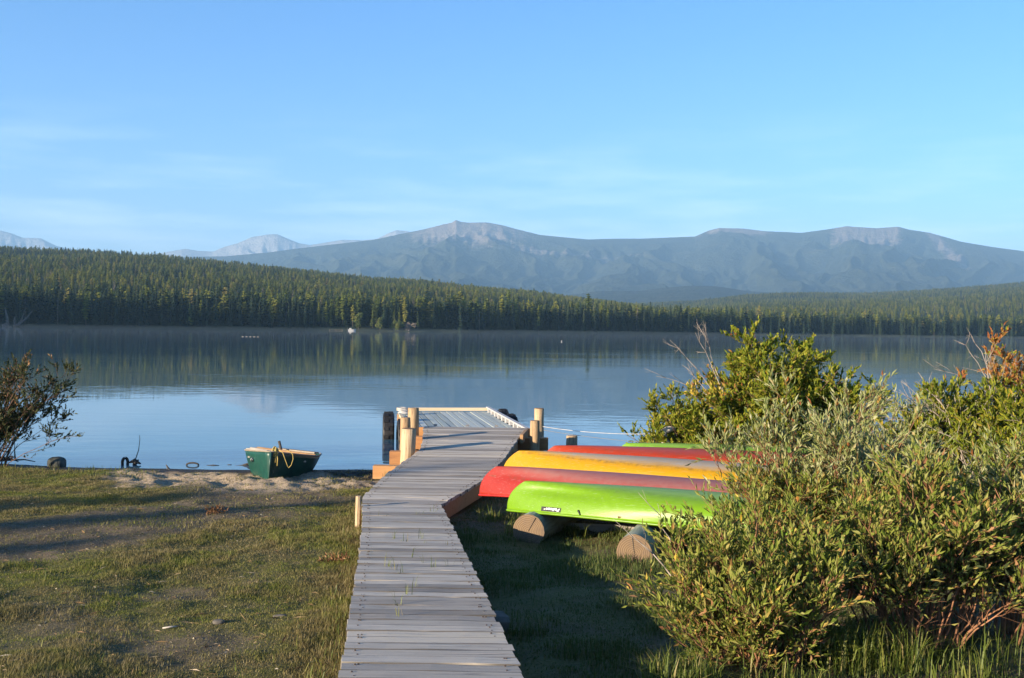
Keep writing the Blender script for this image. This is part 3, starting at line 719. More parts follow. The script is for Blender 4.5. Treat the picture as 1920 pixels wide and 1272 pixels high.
def tyre(label, loc, axis_rz, Rr=.45, wd=.24, tilt=0, flat=False):
    """tyre standing on edge, its axle along local X"""
    t = thing('tyre', label, 'tyre', loc, axis_rz); t.rotation_euler = (tilt, pi / 2 if flat else 0, axis_rz)
    prof = [(-.5, .62), (-.52, .80), (-.48, .93), (-.36, .99), (-.12, 1.0), (.12, 1.0), (.36, .99), (.48, .93), (.52, .80), (.5, .62), (.38, .60), (.40, .80), (.3, .90), (-.3, .90), (-.40, .80), (-.38, .60)]
    S = 32; V = []; Q = []; n = len(prof)
    for i in range(S):
        a = i * 2 * pi / S
        for (x, r) in prof:
            rr2 = r * Rr * (.985 if (r > .985 and i % 2) else 1)
            V.append((x * wd, rr2 * cos(a), rr2 * sin(a)))
    for i in range(S):
        for j in range(n):
            Q.append((i * n + j, i * n + (j + 1) % n, ((i + 1) % S) * n + (j + 1) % n, ((i + 1) % S) * n + j))
    link('carcass', mk_mesh('carcass', V, np.array(Q), M_rubber, False), t)
    mb = MB()
    for i in range(S):
        a = (i + .5) * 2 * pi / S; mb.box((wd * .2 * (1 if i % 2 else -1), Rr * 1.0 * cos(a), Rr * 1.0 * sin(a)), (wd * .42, Rr * .14, Rr * .05), rx=a - pi / 2)
    link('tread', mb.mesh('tread', M_rubber), t)
    return t
D2W = lambda x, y, z: dock.matrix_basis @ Vector((x, y, z))
tyre('black tyre on edge at the left side of the floating dock, outermost', D2W(-W_ / 2 - .34, -2.7, .10), DA - .05, .47, .25)
tyre('black tyre on edge between the outer tyre and the floating dock side', D2W(-W_ / 2 - .08, -3.3, .04), DA, .42, .2)
tyre('farthest of the black tyres hung on the right side of the floating dock', D2W(W_ / 2 + .22, -1.2, .18), DA + .1, .34, .2)
tyre('middle black tyre hung on the right side of the floating dock', D2W(W_ / 2 + .25, -2.15, .14), DA + .2, .34, .2)
tyre('nearest black tyre low on the right side of the floating dock', D2W(W_ / 2 + .22, -3.0, .04), DA + .1, .32, .2)

# ------------------------------------------------------------------ canoes
def poly_mat(name, col, worn, wear_lo, wear_hi, wear_amt, rough=.38):
    t = NT(name); tc = t.n('TexCoord'); x = t.xyz(tc.outputs['Object'])
    mp = t.n('Mapping'); mp.inputs['Scale'].default_value = (.8, 6, 6); t.L.new(tc.outputs['Object'], mp.inputs[0])
    n = t.noise(mp.outputs[0], 2.0, 5, .6); n2 = t.noise(tc.outputs['Object'], 16, 5, .65)
    mp3 = t.n('Mapping'); mp3.inputs['Scale'].default_value = (2.5, 60, 60); t.L.new(tc.outputs['Object'], mp3.inputs[0])
    sc = t.noise(mp3.outputs[0], 1.5, 4, .6)
    z = t.math('ADD', x[2], t.math('MULTIPLY', t.math('SUBTRACT', n, .5), .07))
    m = t.rng(z, wear_lo, wear_hi, wear_amt, 0); m = t.math('MULTIPLY', m, t.rng(t.math('ABSOLUTE', x[0]), 1.75, 2.35, 1, 0)); m = t.math('MULTIPLY', m, t.rng(n2, .25, .6, .55, 1))
    c = t.mix(t.rng(n2, .3, .75, 0, .30), col, tuple(a * .62 for a in col))
    c = t.mix(t.rng(sc, .57, .68, 0, .5), c, tuple(min(1, a * .7 + .12) for a in col))
    c = t.mix(m, c, worn)
    # grime lines near the worn edge
    gr = t.math('MULTIPLY', t.rng(t.math('ABSOLUTE', t.math('SUBTRACT', z, wear_hi)), 0, .02, .5, 0), t.rng(n2, .42, .6, 0, 1))
    c = t.mix(t.math('MULTIPLY', gr, wear_amt), c, (.08, .065, .03))
    rgh = t.math('ADD', rough, t.math('MULTIPLY', m, .3))
    nb = t.bump(sc, .0012)
    return t.pbr(c, rgh, nb, .3)
def canoe_mesh(L, B, Dp, rise, mat, flute=0.0):
    ns, nv = 61, 15
    ts = np.sin(np.linspace(-1, 1, ns) * pi / 2 * .985) / sin(pi / 2 * .985)
    vs = np.linspace(0, 1, nv) ** 1.25
    T, Vv = np.meshgrid(ts, vs, indexing='ij')
    a = np.abs(T)
    half = B / 2 * np.clip(1 - a ** 2.3, 0, 1) ** .80 + .012
    e = np.clip((a - .25) / .75, 0, 1)
    flat = (1 - (1 - Vv) ** 3.4) ** .52           # boxy amidships
    vee = Vv ** .78                                # sharp at the stems
    gsec = flat * (1 - e ** 1.2) + vee * e ** 1.2
    gsec = gsec - flute * np.exp(-((Vv - .30) / .14) ** 2) * np.clip((a - .45) / .3, 0, 1) * np.clip((1.02 - a) / .15, 0, 1)
    sheer = Dp + rise * a ** 3.2; keel = .035 * a ** 3
    Z = keel + Vv * (sheer - keel)
    X = T * L / 2 * (1 - (.085 * (1 - Vv) ** 2.6) * a ** 6)
    Yp = half * gsec
    rows = np.concatenate([np.stack([X, -Yp, Z], -1)[:, ::-1], np.stack([X, Yp, Z], -1)[:, 1:]], 1)
    n = rows.shape[1]; F = gridfaces(ns, n)
    me = mk_mesh('hull', rows.reshape(-1, 3), F, mat, True)
    rim = [rows[:, 0], rows[:, -1]]
    return me, rim, (ts, half[:, -1], sheer[:, -1])
def canoe(label, mat, trimmat, p0, p1, ztop, B=.88, Dp=.33, rise=.13, flute=0., group=None, roll=0., side=0):
    """upside-down canoe with its ends over p0 and p1 (x, y), keel at ztop"""
    p0 = Vector((*p0, 0)); p1 = Vector((*p1, 0)); L = (p1 - p0).length; ang = math.atan2(p1.y - p0.y, p1.x - p0.x)
    t = thing('canoe', label, 'canoe', ((p0.x + p1.x) / 2, (p0.y + p1.y) / 2, ztop), 0, group)
    t.rotation_euler = Matrix.Rotation(ang, 4, 'Z').to_3x3().__matmul__(Matrix.Rotation(pi + roll, 3, 'X')).to_euler()
    me, rim, prof = canoe_mesh(L, B, Dp, rise, mat, flute)
    h = link('hull', me, t); md = h.modifiers.new('wall', 'SOLIDIFY'); md.thickness = .007; md.offset = -1
    for r in rim:
        mb = MB(); mb.tube(r[::2] + np.array([0, 0, .004]), .013, 6); link('gunwale', mb.mesh('gunwale', trimmat, True), t)
    for tx in (-.42, .05, .48):
        hb = float(np.interp(tx, prof[0], prof[1])); zz = float(np.interp(tx, prof[0], prof[2])) - .03
        mb = MB(); mb.box((tx * L / 2, 0, zz), (.06, hb * 2 - .01, .02)); link('thwart', mb.mesh('thwart', M_peel), t)
    return t, L
C_GREEN = (.118, .24, .006); C_RED = (.24, .021, .013); C_YEL = (.355, .19, .002); C_RED2 = (.265, .028, .007)
g1, Lg = canoe('bright green upturned canoe in front, lying on two round logs', poly_mat('green_hull', C_GREEN, (.22, .34, .11), .00, .03, .35), simple('green_trim', C_GREEN, .4), (-.03, 11.82), (4.55, 9.55), .845, .88, .275, .095, flute=.16, roll=.03, group='upturned canoes on the logs')
canoe('red upturned canoe with a scuffed pinkish bottom, between green and yellow', poly_mat('red_hull', C_RED, (.25, .115, .10), .06, .14, .85), simple('red_trim', (.32, .02, .014), .4), (-.36, 12.85), (4.2, 10.55), .868, .88, .295, .095, flute=.08, group='upturned canoes on the logs', roll=-.03)
canoe('long yellow upturned canoe with a worn grey keel strip', poly_mat('yellow_hull', C_YEL, (.27, .235, .19), .025, .06, 1.0), simple('yellow_trim', (.55, .30, .02), .4), (-.10, 14.25), (4.92, 11.65), .90, .92, .30, .10, flute=.0, group='upturned canoes on the logs')
canoe('orange red upturned canoe behind the yellow one', poly_mat('orange_red_hull', C_RED2, (.30, .06, .03), .0, .05, .5), simple('dark_red_trim', (.25, .03, .015), .4), (.42, 15.25), (5.3, 14.0), .855, .88, .29, .10, group='upturned canoes on the logs')
canoe('light green upturned canoe farthest back, mostly hidden by the orange red one', poly_mat('light_green_hull', (.13, .27, .02), (.2, .3, .1), .0, .05, .5), simple('light_green_trim', (.2, .5, .03), .4), (1.55, 16.2), (6.2, 15.1), .80, .88, .29, .10, group='upturned canoes on the logs')

# maker's plate on the green hull: black strip with white script, upside down with the hull
def hull_y(t, v, L, B=.88, Dp=.275, rise=.095, flute=.16):
    a = abs(t); half = B / 2 * (1 - a ** 2.3) ** .8 + .012; e = max(0, (a - .25) / .75)
    fl = (1 - (1 - v) ** 3.4) ** .52; ve = v ** .78; gs = fl * (1 - e ** 1.2) + ve * e ** 1.2
    gs -= flute * math.exp(-((v - .30) / .14) ** 2) * min(max((a - .45) / .3, 0), 1) * min(max((1.02 - a) / .15, 0), 1)
    sh = Dp + rise * a ** 3.2; ke = .035 * a ** 3
    return Vector((t * L / 2 * (1 - .085 * (1 - v) ** 2.6 * a ** 6), half * gs, ke + v * (sh - ke)))
def hull_patch(t0, t1, v0, v1, off, L, n=10):
    V = []
    for i in range(n + 1):
        for j in range(4):
            t = t0 + (t1 - t0) * i / n; v = v0 + (v1 - v0) * j / 3; p = hull_y(t, v, L)
            du = hull_y(t + .003, v, L) - p; dv = hull_y(t, v + .01, L) - p; nn = du.cross(dv).normalized()
            if nn.y < 0: nn = -nn
            V.append(p + nn * off)
    return np.array([tuple(q) for q in V]), gridfaces(n + 1, 4)
DT0, DT1, DV0, DV1 = -.80, -.70, .79, .94
Vv, F = hull_patch(DT0, DT1, DV0, DV1, .004, Lg)
o = link('maker_plate', mk_mesh('maker_plate', Vv, F, M_black), g1); o['label'] = 'small black maker plate with white script reading Pelican'
fc = bpy.data.curves.new('lettering', 'FONT'); fc.body = 'Pelican'; fc.size = 1; fc.shear = .25; fc.resolution_u = 2; fc.offset = .018
fo = bpy.data.objects.new('lettering', fc); COL.objects.link(fo)
dg = bpy.context.evaluated_depsgraph_get(); fm = bpy.data.meshes.new_from_object(fo.evaluated_get(dg)); bpy.data.objects.remove(fo)
co_ = np.zeros(len(fm.vertices) * 3, np.float32); fm.vertices.foreach_get('co', co_); co_ = co_.reshape(-1, 3)
mn, mxx = co_[:, :2].min(0), co_[:, :2].max(0); uv = (co_[:, :2] - mn) / (mxx - mn)
out = []
for (a, b) in uv:
    # hull upright: text reads left to right towards the near end seen from outside, baseline towards the keel
    t = DT1 - (.06 + a * .66) * (DT1 - DT0) if False else DT1 - (.05 + a * .70) * (DT1 - DT0); v = DV1 - (.16 + (1 - b) * 0 + 0) * (DV1 - DV0); v = DV0 + (.18 + (b) * .64) * (DV1 - DV0)
    p = hull_y(t, v, Lg); du = hull_y(t + .003, v, Lg) - p; dv = hull_y(t, v + .01, Lg) - p; nn = du.cross(dv).normalized()
    if nn.y < 0: nn = -nn
    out.append(tuple(p + nn * .0065))
fm.vertices.foreach_set('co', np.array(out, np.float32).ravel()); fm.materials.clear(); fm.materials.append(M_whiteprint); fm.update(); fm.name = 'lettering'
link('lettering', fm, o)
# bird emblem beside the name
bird = [(-.9, .0), (-.35, .28), (.0, .1), (.55, .6), (.35, .05), (.95, -.1), (.2, -.28), (-.3, -.1)]
BV = []
for (a, b) in bird:
    t = DT0 + (.10 + .07 * a) * (DT1 - DT0) + .008; v = (DV0 + DV1) / 2 + b * .05; p = hull_y(t, v, Lg); BV.append(tuple(p + Vector((0, .0085, -.001))))
link('emblem', mk_mesh('emblem', BV, np.array([(0, 1, 7), (1, 2, 7), (2, 3, 4), (2, 4, 6), (4, 5, 6), (2, 6, 7)]), M_whiteprint), o)
# small strap hook near the plate
mb = MB(); ps = [hull_y(-.615 + .004 * q, .80 + .05 * q, Lg) + Vector((0, .008, 0)) for q in range(4)]; mb.tube([tuple(p) for p in ps], [.012, .009, .007, .006], 5); link('strap', mb.mesh('strap', M_black, True), g1)

# logs under the canoes
def round_log(label, x, y, rz, L, dia, zc, seed):
    g = np.random.default_rng(seed); t = thing('round_log', label, 'log', (x, y, zc), rz, 'logs carrying the canoes')
    n = 12; sides = 20; ys = np.linspace(0, L, n); ph = g.uniform(0, 6.28, 4)
    V = []; Q = []
    for i, yy in enumerate(ys):
        for j in range(sides):
            a = 2 * pi * j / sides; r = dia / 2 * (1 + .03 * sin(a * 2 + ph[0]) + .02 * sin(a * 3 + ph[1] + yy) + g.normal(0, .008))
            V.append((r * cos(a), yy, r * sin(a)))
    for i in range(n - 1):
        for j in range(sides): Q.append((i * sides + j, (i + 1) * sides + j, (i + 1) * sides + (j + 1) % sides, i * sides + (j + 1) % sides))
    link('bark', mk_mesh('bark', V, np.array(Q), M_logside, True), t)
    for e in (0, n - 1):
        ring = np.array(V[e * sides:(e + 1) * sides]); c = ring.mean(0); sg = -1 if e == 0 else 1
        mid = c + (ring - c) * .55 + np.array([0, sg * .001, 0]); VV = np.vstack([ring, mid, c + np.array([0, sg * -.001, 0])]); Qq = []; Tt = []
        for j in range(sides):
            k = (j + 1) % sides; Qq.append((j, k, sides + k, sides + j)); Tt.append((sides + j, sides + k, 2 * sides))
        link('sawn_end', mk_mesh('sawn_end', VV, [np.array(Qq), np.array(Tt)], M_end), t)
    for cr in range(1):
        a = 1.7 + g.normal(0, .3); p = np.array([(c_ * cos(a), -.003, c_ * sin(a)) for c_ in (.0, dia * .24, dia * .47)]); mb = MB(); mb.tube(p, [.002, .003, .005], 4); link('crack', mb.mesh('crack', M_black), t)
    return t
round_log('left round log with a sunlit orange sawn end under the green canoe', .20, 11.3, -.36, 4.9, .36, .335, 51)
round_log('right round log with a brown sawn end under the green canoe', 1.20, 10.2, -.30, 5.6, .36, .345, 52)
round_log('rear round log under the far ends of the canoes', 3.3, 9.9, -.30, 5.6, .36, .345, 53)
mb = MB(); mb.box((0, 0, 0), (2.3, .24, .30), ch=.05); tag(link('timber', mb.mesh('timber', M_redlog), None, (1.35, 13.0, .34), ), 'dark reddish brown squared timber lying in the shade behind the logs', 'timber').rotation_euler = (0, .01, -.22)
mb = MB(); mb.box((0, 0, 0), (1.1, .15, .05), ch=.006); o = tag(link('loose_plank', mb.mesh('loose_plank', M_plank), None, (1.15, 12.0, .215)), 'grey plank lying in the shaded grass between the two logs', 'plank'); o.rotation_euler = (.9, 0, -.15)
mb = MB(); mb.box((0, 0, 0), (.16, .22, .12), ch=.03); o = tag(link('block', mb.mesh('block', M_stone), None, (-.10, 7.35, .46)), 'small grey block on the shaded grass beside the right boardwalk edge', 'block'); o.rotation_euler = (0, .1, .3)

# crumpled blue tarp behind the canoes
gt = np.random.default_rng(61); n = 15; a, b = np.meshgrid(np.linspace(-1, 1, n), np.linspace(-1, 1, n)); rad2 = np.sqrt(a * a + b * b)
zz = .24 * np.clip(1 - rad2 ** 2 * .8, 0, 1) + .09 * (fbm(a * 3 + 5, b * 3 + 7, 3, 8) - .5) + .05 * np.abs(np.sin(5 * a + 3 * b))
tag(link('blue_tarp', mk_mesh('blue_tarp', np.stack([a * .26, b * .24, zz], -1).reshape(-1, 3), gridfaces(n, n), M_tarp), None, (4.1, 11.95, .86)), 'crumpled blue tarp lying over the canoes behind the willow', 'tarp')

# gnarled driftwood post and the two lines
mb = MB(); mb.tube([(-.03, 0, -.2), (.0, 0, .15), (-.05, .0, .32), (-.10, 0, .47), (-.10, 0, .53), (-.02, 0, .57), (.09, 0, .585)], [.085, .075, .07, .062, .065, .055, .03], 9)
mb.tube([(-.10, 0, .5), (-.14, .03, .56), (-.15, .03, .58)], [.06, .045, .03], 7)
dp = tag(link('driftwood_post', mb.mesh('driftwood_post', M_drift, True), None, (2.50, 16.75, .36)), 'gnarled grey driftwood post with a bent knob behind the canoes', 'driftwood')
def line(name, label, a, b, sag, r, mat):
    a, b = np.array(a), np.array(b); s = np.linspace(0, 1, 24)[:, None]; P = a + (b - a) * s; P[:, 2] -= sag * 4 * (s * (1 - s))[:, 0]
    mb = MB(); mb.tube(P, r, 5); return tag(link(name, mb.mesh(name, mat, True), None), label, 'rope')
line('mooring_line', 'white mooring line from the taller right post to the driftwood post', (.55, 18.3, .80), (2.42, 16.75, .86), .05, .0045, M_rope_w)
line('mooring_line', 'thin dark line below the white one to the driftwood post', (.56, 18.3, .74), (2.45, 16.75, .70), .03, .004, M_rope_d)

# ------------------------------------------------------------------ rowing dinghy on the beach
def boat_mat():
    t = NT('green_boat_paint'); tc = t.n('TexCoord'); n = t.noise(tc.outputs['Object'], 5, 5, .6); n2 = t.noise(tc.outputs['Object'], 30, 4, .6)
    mp = t.n('Mapping'); mp.inputs['Scale'].default_value = (8, 8, 1.2); t.L.new(tc.outputs['Object'], mp.inputs[0]); st = t.noise(mp.outputs[0], 2.5, 4, .6)
    c = t.mix(t.rng(n, .3, .7), (.003, .032, .026), (.005, .055, .042)); c = t.mix(t.rng(st, .55, .75, 0, .55), c, (.05, .14, .115)); c = t.mix(t.rng(n2, .66, .74), c, (.13, .16, .14))
    return t.pbr(c, .42, t.bump(n2, .001), .4)
M_boat = boat_mat(); M_boatin = simple('boat_inside', (.13, .13, .12), .7, .3, .3, 7); M_gun = wood_mat('worn_gunwale', [(.2, (.08, .065, .05)), (.55, (.19, .16, .125)), (.85, (.30, .26, .21))], grain=(10, 10, 10))
BL, BW, BD = 2.5, 1.14, .46
dinghy = thing('rowing_dinghy', 'small green rowing dinghy pulled up bow first on the sand', 'boat', (-3.60, 15.85, float(gz(-3.60, 15.85)) - .02)); dinghy.rotation_euler = (rad(-3.0), rad(4.5), rad(4.0))
nsb, nvb = 31, 9
tb = np.linspace(0, 1, nsb); vb = np.linspace(0, 1, nvb)
def boat_pt(t, v, inset=0.):
    half = BW / 2 * (np.sin(np.clip(t * 2.1, 0, 1) * pi / 2) ** .85) * (1 - .16 * np.clip((t - .5) / .5, 0, 1) ** 2)
    sec = (np.clip(v, 0, 1) ** (.50 - .38 * np.clip(t / .35, 0, 1))) * (.82 + .08 * np.clip(t / .4, 0, 1) + (.18 - .08 * np.clip(t / .4, 0, 1)) * v)
    sheer = BD * (1.0 - .20 * t + .14 * (1 - t) ** 3); keel = .0 + .05 * t ** 2
    return np.stack([(half - inset) * sec, t * BL - .10 * v * (1 - t) ** 3 * .6, keel + v * (sheer - keel)], -1)
Tt, Vb = np.meshgrid(tb, vb, indexing='ij')
Rp = boat_pt(Tt, Vb); Lp = Rp * np.array([-1, 1, 1])
rows = np.concatenate([Lp[:, ::-1], Rp[:, 1:]], 1); nb_ = rows.shape[1]
hullF = gridfaces(nsb, nb_)[:, ::-1]
Vh = rows.reshape(-1, 3); tr = list(range((nsb - 1) * nb_, nsb * nb_))
me = mk_mesh('hull', Vh, hullF, [M_boat, M_boatin], True)
h = link('hull', me, dinghy); md = h.modifiers.new('wall', 'SOLIDIFY'); md.thickness = .018; md.offset = 1; md.material_offset = 1
h.modifiers['wall'].offset = -1
# transom
ring = rows[-1]; c = np.array([0, ring[0, 1], ring[:, 2].max()]); VV = np.vstack([ring, ring + np.array([0, -.03, 0])]); n = nb_
Qs = [(i, i + 1, n - 2 - i, n - 1 - i) for i in range(n // 2)] ; Qs2 = [tuple(n + k for k in q[::-1]) for q in Qs]
link('transom', mk_mesh('transom', VV, np.array(Qs + Qs2 + [(i + 1, i, i + n, i + n + 1) for i in range(n - 1)] + [(0, n - 1, 2 * n - 1, n)]), M_boat), dinghy)
for s_ in (0, -1):
    mb = MB(); mb.tube(rows[:, s_] + np.array([0, 0, .004]), .013, 6); link('gunwale', mb.mesh('gunwale', M_gun, True), dinghy)
mb = MB(); mb.tube([tuple(p) for p in rows[0][[0, 4, 8]]], [.02, .018, .016], 6)
mb.tube([(0, boat_pt(np.array(0.), np.array(v))[1] - .006, boat_pt(np.array(0.), np.array(v))[2]) for v in (0, .3, .6, 1)], .016, 6); link('stem', mb.mesh('stem', M_boat, True), dinghy)
for t_, w_, lab in ((.30, .20, 'grey bow seat'), (.58, .22, 'grey middle seat'), (.86, .30, 'tan stern seat')):
    p = boat_pt(np.array(t_), np.array(.80)); mb = MB(); mb.box((0, p[1], p[2]), (p[0] * 2 - .03, w_, .025), ch=.005); o = link('seat', mb.mesh('seat', M_gun if t_ > .8 else M_plank), dinghy); o['label'] = lab
mb = MB(); a = np.linspace(0, 2 * pi, 17); pb = boat_pt(np.array(.20), np.array(.72)); mb.tube(np.stack([-.006 + 0 * a, .034 * np.cos(a), .034 * np.sin(a)], 1), .008, 6); mb.tube([(-.012, 0, 0), (.01, 0, 0)], .022, 10)
o = link('bow_plate', mb.mesh('bow_plate', M_metal, True), dinghy, (-pb[0] - .004, pb[1], pb[2])); o.rotation_euler = (0, .15, -.75)
def in_boat(p): return dinghy.matrix_basis @ Vector(p)
for (a, b, lab, m) in [((-.50, 1.15, .46), (.50, .85, .40), 'long grey oar lying across the near part of the dinghy', M_plank), ((-.46, 1.62, .44), (.52, 1.30, .42), 'brown oar lying across the middle of the dinghy', M_skirt), ((-.20, 2.0, .43), (.50, 1.62, .44), 'tan board lying across the stern of the dinghy', M_gun)]:
    va, vb_ = np.array(a), np.array(b); mb = MB(); d = vb_ - va
    if 'board' in lab: mb.box(tuple((va + vb_) / 2), (np.linalg.norm(d), .13, .025), rz=math.atan2(d[1], d[0]), ry=-math.asin(d[2] / np.linalg.norm(d)))
    else:
        mb.tube([tuple(va), tuple(vb_)], .022, 8); mb.box(tuple(va + d * .13), (.36, .12, .016), rz=math.atan2(d[1], d[0]))
    o = tag(link('board' if 'board' in lab else 'oar', mb.mesh('oar', m), None), lab, 'board' if 'board' in lab else 'oar'); o.matrix_world = dinghy.matrix_basis
mb = MB(); mb.tube([(0, 0, -.32), (-.02, 0, -.1), (-.075, 0, .12)], .024, 8); tag(link('oar', mb.mesh('oar', M_darkwood, True), None, in_boat((-.06, 1.75, .46))), 'dark grip of a third oar sticking up out of the dinghy', 'oar')
# yellow bow line: a knot and two hanging loops
mb = MB(); gr = np.random.default_rng(66)
for q in range(7):
    a = np.linspace(0, 2 * pi, 13); th = gr.uniform(0, pi); r = gr.uniform(.03, .055)
    mb.tube(np.stack([.7 * r * np.cos(a) * cos(th), r * np.cos(a) * sin(th) + .03 * np.sin(a), .045 * np.sin(a)], 1) + gr.normal(0, .012, 3), .011, 5)
mb.tube([(.0, -.03, .0), (.02, -.06, -.08), (.015, -.06, -.15)], .007, 5); mb.tube([(.03, -.03, -.02), (.05, -.06, -.09), (.045, -.06, -.20)], .008, 5)
mb.tube([(.06, -.02, .03), (.12, -.04, .0), (.16, -.055, -.1), (.20, -.06, -.20), (.215, -.06, -.225), (.25, -.045, -.19), (.275, -.03, -.10), (.265, -.01, -.03), (.22, 0, .01), (.17, .0, .03)], .006, 5)
tag(link('bow_rope', mb.mesh('bow_rope', M_rope_y, True), None, in_boat((.05, .03, .52))), 'yellow rope knotted over the bow of the green dinghy', 'rope')

# ------------------------------------------------------------------ shoreline odds and ends
def lump(name, label, cat, loc, size, mat, seed, rz=0, flatbottom=False):
    g = np.random.default_rng(seed); nu, nv_ = 18, 11; V = []; 
    for j in range(nv_):
        ph = pi * j / (nv_ - 1)
        for i in range(nu):
            a = 2 * pi * i / nu; d = np.array([sin(ph) * cos(a), sin(ph) * sin(a), cos(ph)])
            d = np.sign(d) * np.abs(d) ** .72
            k = 1 + .16 * (fbm(d[0] * 1.7 + seed, d[1] * 1.7 + d[2] * 1.3, 3, seed) - .5)
            V.append(d * k * np.array(size))
    Q = [(j * nu + i, (j + 1) * nu + i, (j + 1) * nu + (i + 1) % nu, j * nu + (i + 1) % nu) for j in range(nv_ - 1) for i in range(nu)]
    o = tag(link(name, mk_mesh(name, V, np.array(Q), mat, True), None, loc), label, cat); o.rotation_euler = (0, 0, rz); return o
lump('boulder', 'dark squarish boulder at the water edge near the left bush', 'boulder', (-7.62, 17.9, .10), (.145, .13, .12), M_darkstone, 71)
pz = lambda x, y: float(gz(x, y))
def ground_at(px, py):
    z = .3
    for _ in range(12):
        p = at(px, py, z); z = pz(p.x, p.y)
    return p
p = ground_at(410, 1169); o = lump('flat_stone', 'pale flat stone on the lawn, largest of those left of the boardwalk', 'stone', (p.x, p.y, p.z + .008), (.042, .032, .02), M_stone, 72, .4)
p = ground_at(525, 1157); lump('flat_stone', 'long low stone on the lawn right of the pale flat stone', 'stone', (p.x, p.y, p.z + .004), (.05, .022, .014), M_stone, 73, .2)
p = ground_at(320, 1180); mb = MB(); mb.tube([(-.05, -.02, .012), (0, 0, .016), (.05, .025, .014)], [.005, .006, .004], 6); tag(link('dead_stick', mb.mesh('dead_stick', M_drift, True), None, p), 'short bleached stick lying on the lawn left of the pale stone', 'stick')
def clump(px, py, label, r, col):
    p = ground_at(px, py); g = np.random.default_rng(int(px)); n = 160
    d = unit(g.normal(size=(n, 3))); d[:, 2] = np.abs(d[:, 2]); P = d * r * (g.random((n, 1)) ** .5) * np.array([1.2, 1, .7])
    V, F = quads(P, unit(d + g.normal(0, .8, (n, 3))), unit(g.normal(size=(n, 3))), g.uniform(.03, .06, n), g.uniform(.012, .02, n))
    tag(link('dry_clump', mk_mesh('dry_clump', V, F, col), None, p), label, 'dead plant')
M_dry = leaf_mat('dry_leaves', [(0, (.10, .045, .02)), (.5, (.20, .10, .04)), (1, (.30, .18, .09))], .1, .8)
clump(405, 963, 'rusty brown dead plant clump on the upper lawn near the sand', .12, M_dry)
clump(628, 1056, 'dark rusty dead plant clump on the lawn close to the boardwalk', .12, M_dry)

def stick(name, label, P, r, mat=M_darkwood, cat='driftwood'):
    mb = MB()
    for (pp, r_) in zip(P, r): mb.tube(pp, r_, 6)
    return tag(link(name, mb.mesh(name, mat, True)), label, cat)
def wp(px, py): return at(px, py, 0.0)
c = wp(250, 872)
a = np.linspace(-.25, pi + .25, 14)
stick('driftwood_hoop', 'small dark curved root standing out of the water left of the twig', [np.stack([c.x - .145 + .045 * np.cos(a), c.y + .02 * np.sin(a * 2), .005 + .115 * np.sin(a)], 1)], [.026])
stick('driftwood_snag', 'floating dark snag with a tall thin upright twig', [[(c.x - .09, c.y, .035), (c.x + .02, c.y, .075), (c.x + .13, c.y, .02)], [(c.x + .0, c.y, -.02), (c.x + .04, c.y, .05), (c.x + .09, c.y, .09)], [(c.x + .03, c.y, .08), (c.x + .09, c.y, .26), (c.x + .11, c.y, .45), (c.x + .105, c.y, .52)]], [[.01, .045, .012], [.02, .05, .01], [.009, .007, .005, .004]])
c = wp(361, 873); a = np.linspace(0, pi, 10)
stick('driftwood_arch', 'low dark arched branch rising from the water, mirrored below', [np.stack([c.x + .105 * np.cos(a), c.y + 0 * a, .045 * np.sin(a) ** .8], 1)], [.016])
c = wp(317, 880); stick('dark_stick', 'short dark stick poking up at the waterline between hoop and arch', [[(c.x + .05, c.y - .1, 0), (c.x + .01, c.y - .1, .04), (c.x - .02, c.y - .1, .09)]], [[.016, .014, .008]])
c = wp(470, 873); stick('forked_branch', 'dark forked branch in the water beside the dinghy', [[(c.x - .14, c.y, .01), (c.x - .05, c.y, .03), (c.x + .10, c.y, .10)], [(c.x - .06, c.y, .03), (c.x + .02, c.y, .0), (c.x + .14, c.y, -.005)], [(c.x - .32, c.y - .02, -.005), (c.x - .1, c.y, .004), (c.x + .1, c.y, .004)]], [[.008, .018, .02], [.016, .014, .012], [.004, .010, .012]])
c = wp(400, 873); stick('floating_stick', 'thin dark stick floating flat between the arched branch and the dinghy', [[(c.x - .12, c.y, .002), (c.x, c.y, .006), (c.x + .1, c.y, .002)]], [[.003, .010, .005]])
c = wp(430, 872); stick('floating_stick', 'tiny dark chip floating just left of the dinghy', [[(c.x - .03, c.y, .002), (c.x + .04, c.y, .004)]], [[.008, .005]])
# fallen bleached trunks on the far shore, the white boat and a pale streak
def far(px, dY=-1.0): Y = float(interp(SHORE, px)) + dY; return np.array([(px - 960) / 2000 * Y, Y, 0.])
c = far(14); mb = MB(); mb.tube([c + (-1.5, 0, 0), c + (0, 0, 1.2), c + (-.2, 0, 3.5), c + (-1.1, 0, 7.5)], [1.1, .75, .5, .15], 7); mb.tube([c + (-2, 0, .3), c + (1.5, 0, .2)], [.3, .2], 6)
tag(link('dead_tree', mb.mesh('dead_tree', M_grey_dead, True)), 'brown dead trunk standing at the left end of the far shore', 'tree')
c = far(30); mb = MB(); mb.tube([c + (-1, 0, .3), c + (1, 0, 1.0), c + (3.5, 0, 3.0), c + (6.3, 0, 6.4)], [.5, .5, .35, .1], 7); mb.tube([c + (.6, 0, .8), c + (2, .3, 2.8), c + (2.8, .3, 5.4)], [.4, .3, .1], 6); mb.tube([c + (-.4, 0, .3), c + (-.7, 0, 2.6), c + (-.4, 0, 4.0)], [.5, .5, .1], 6)
tag(link('uprooted_tree', mb.mesh('uprooted_tree', M_grey_dead, True)), 'leaning bleached trunk with forked limbs beside the standing dead tree', 'tree')
c = far(660, -3.0); mb = MB(); n = 9
fb = thing('motor_boat', 'tiny white boat moored at the far shore', 'boat', c)
xs = np.linspace(-1.6, 1.6, n); V = []
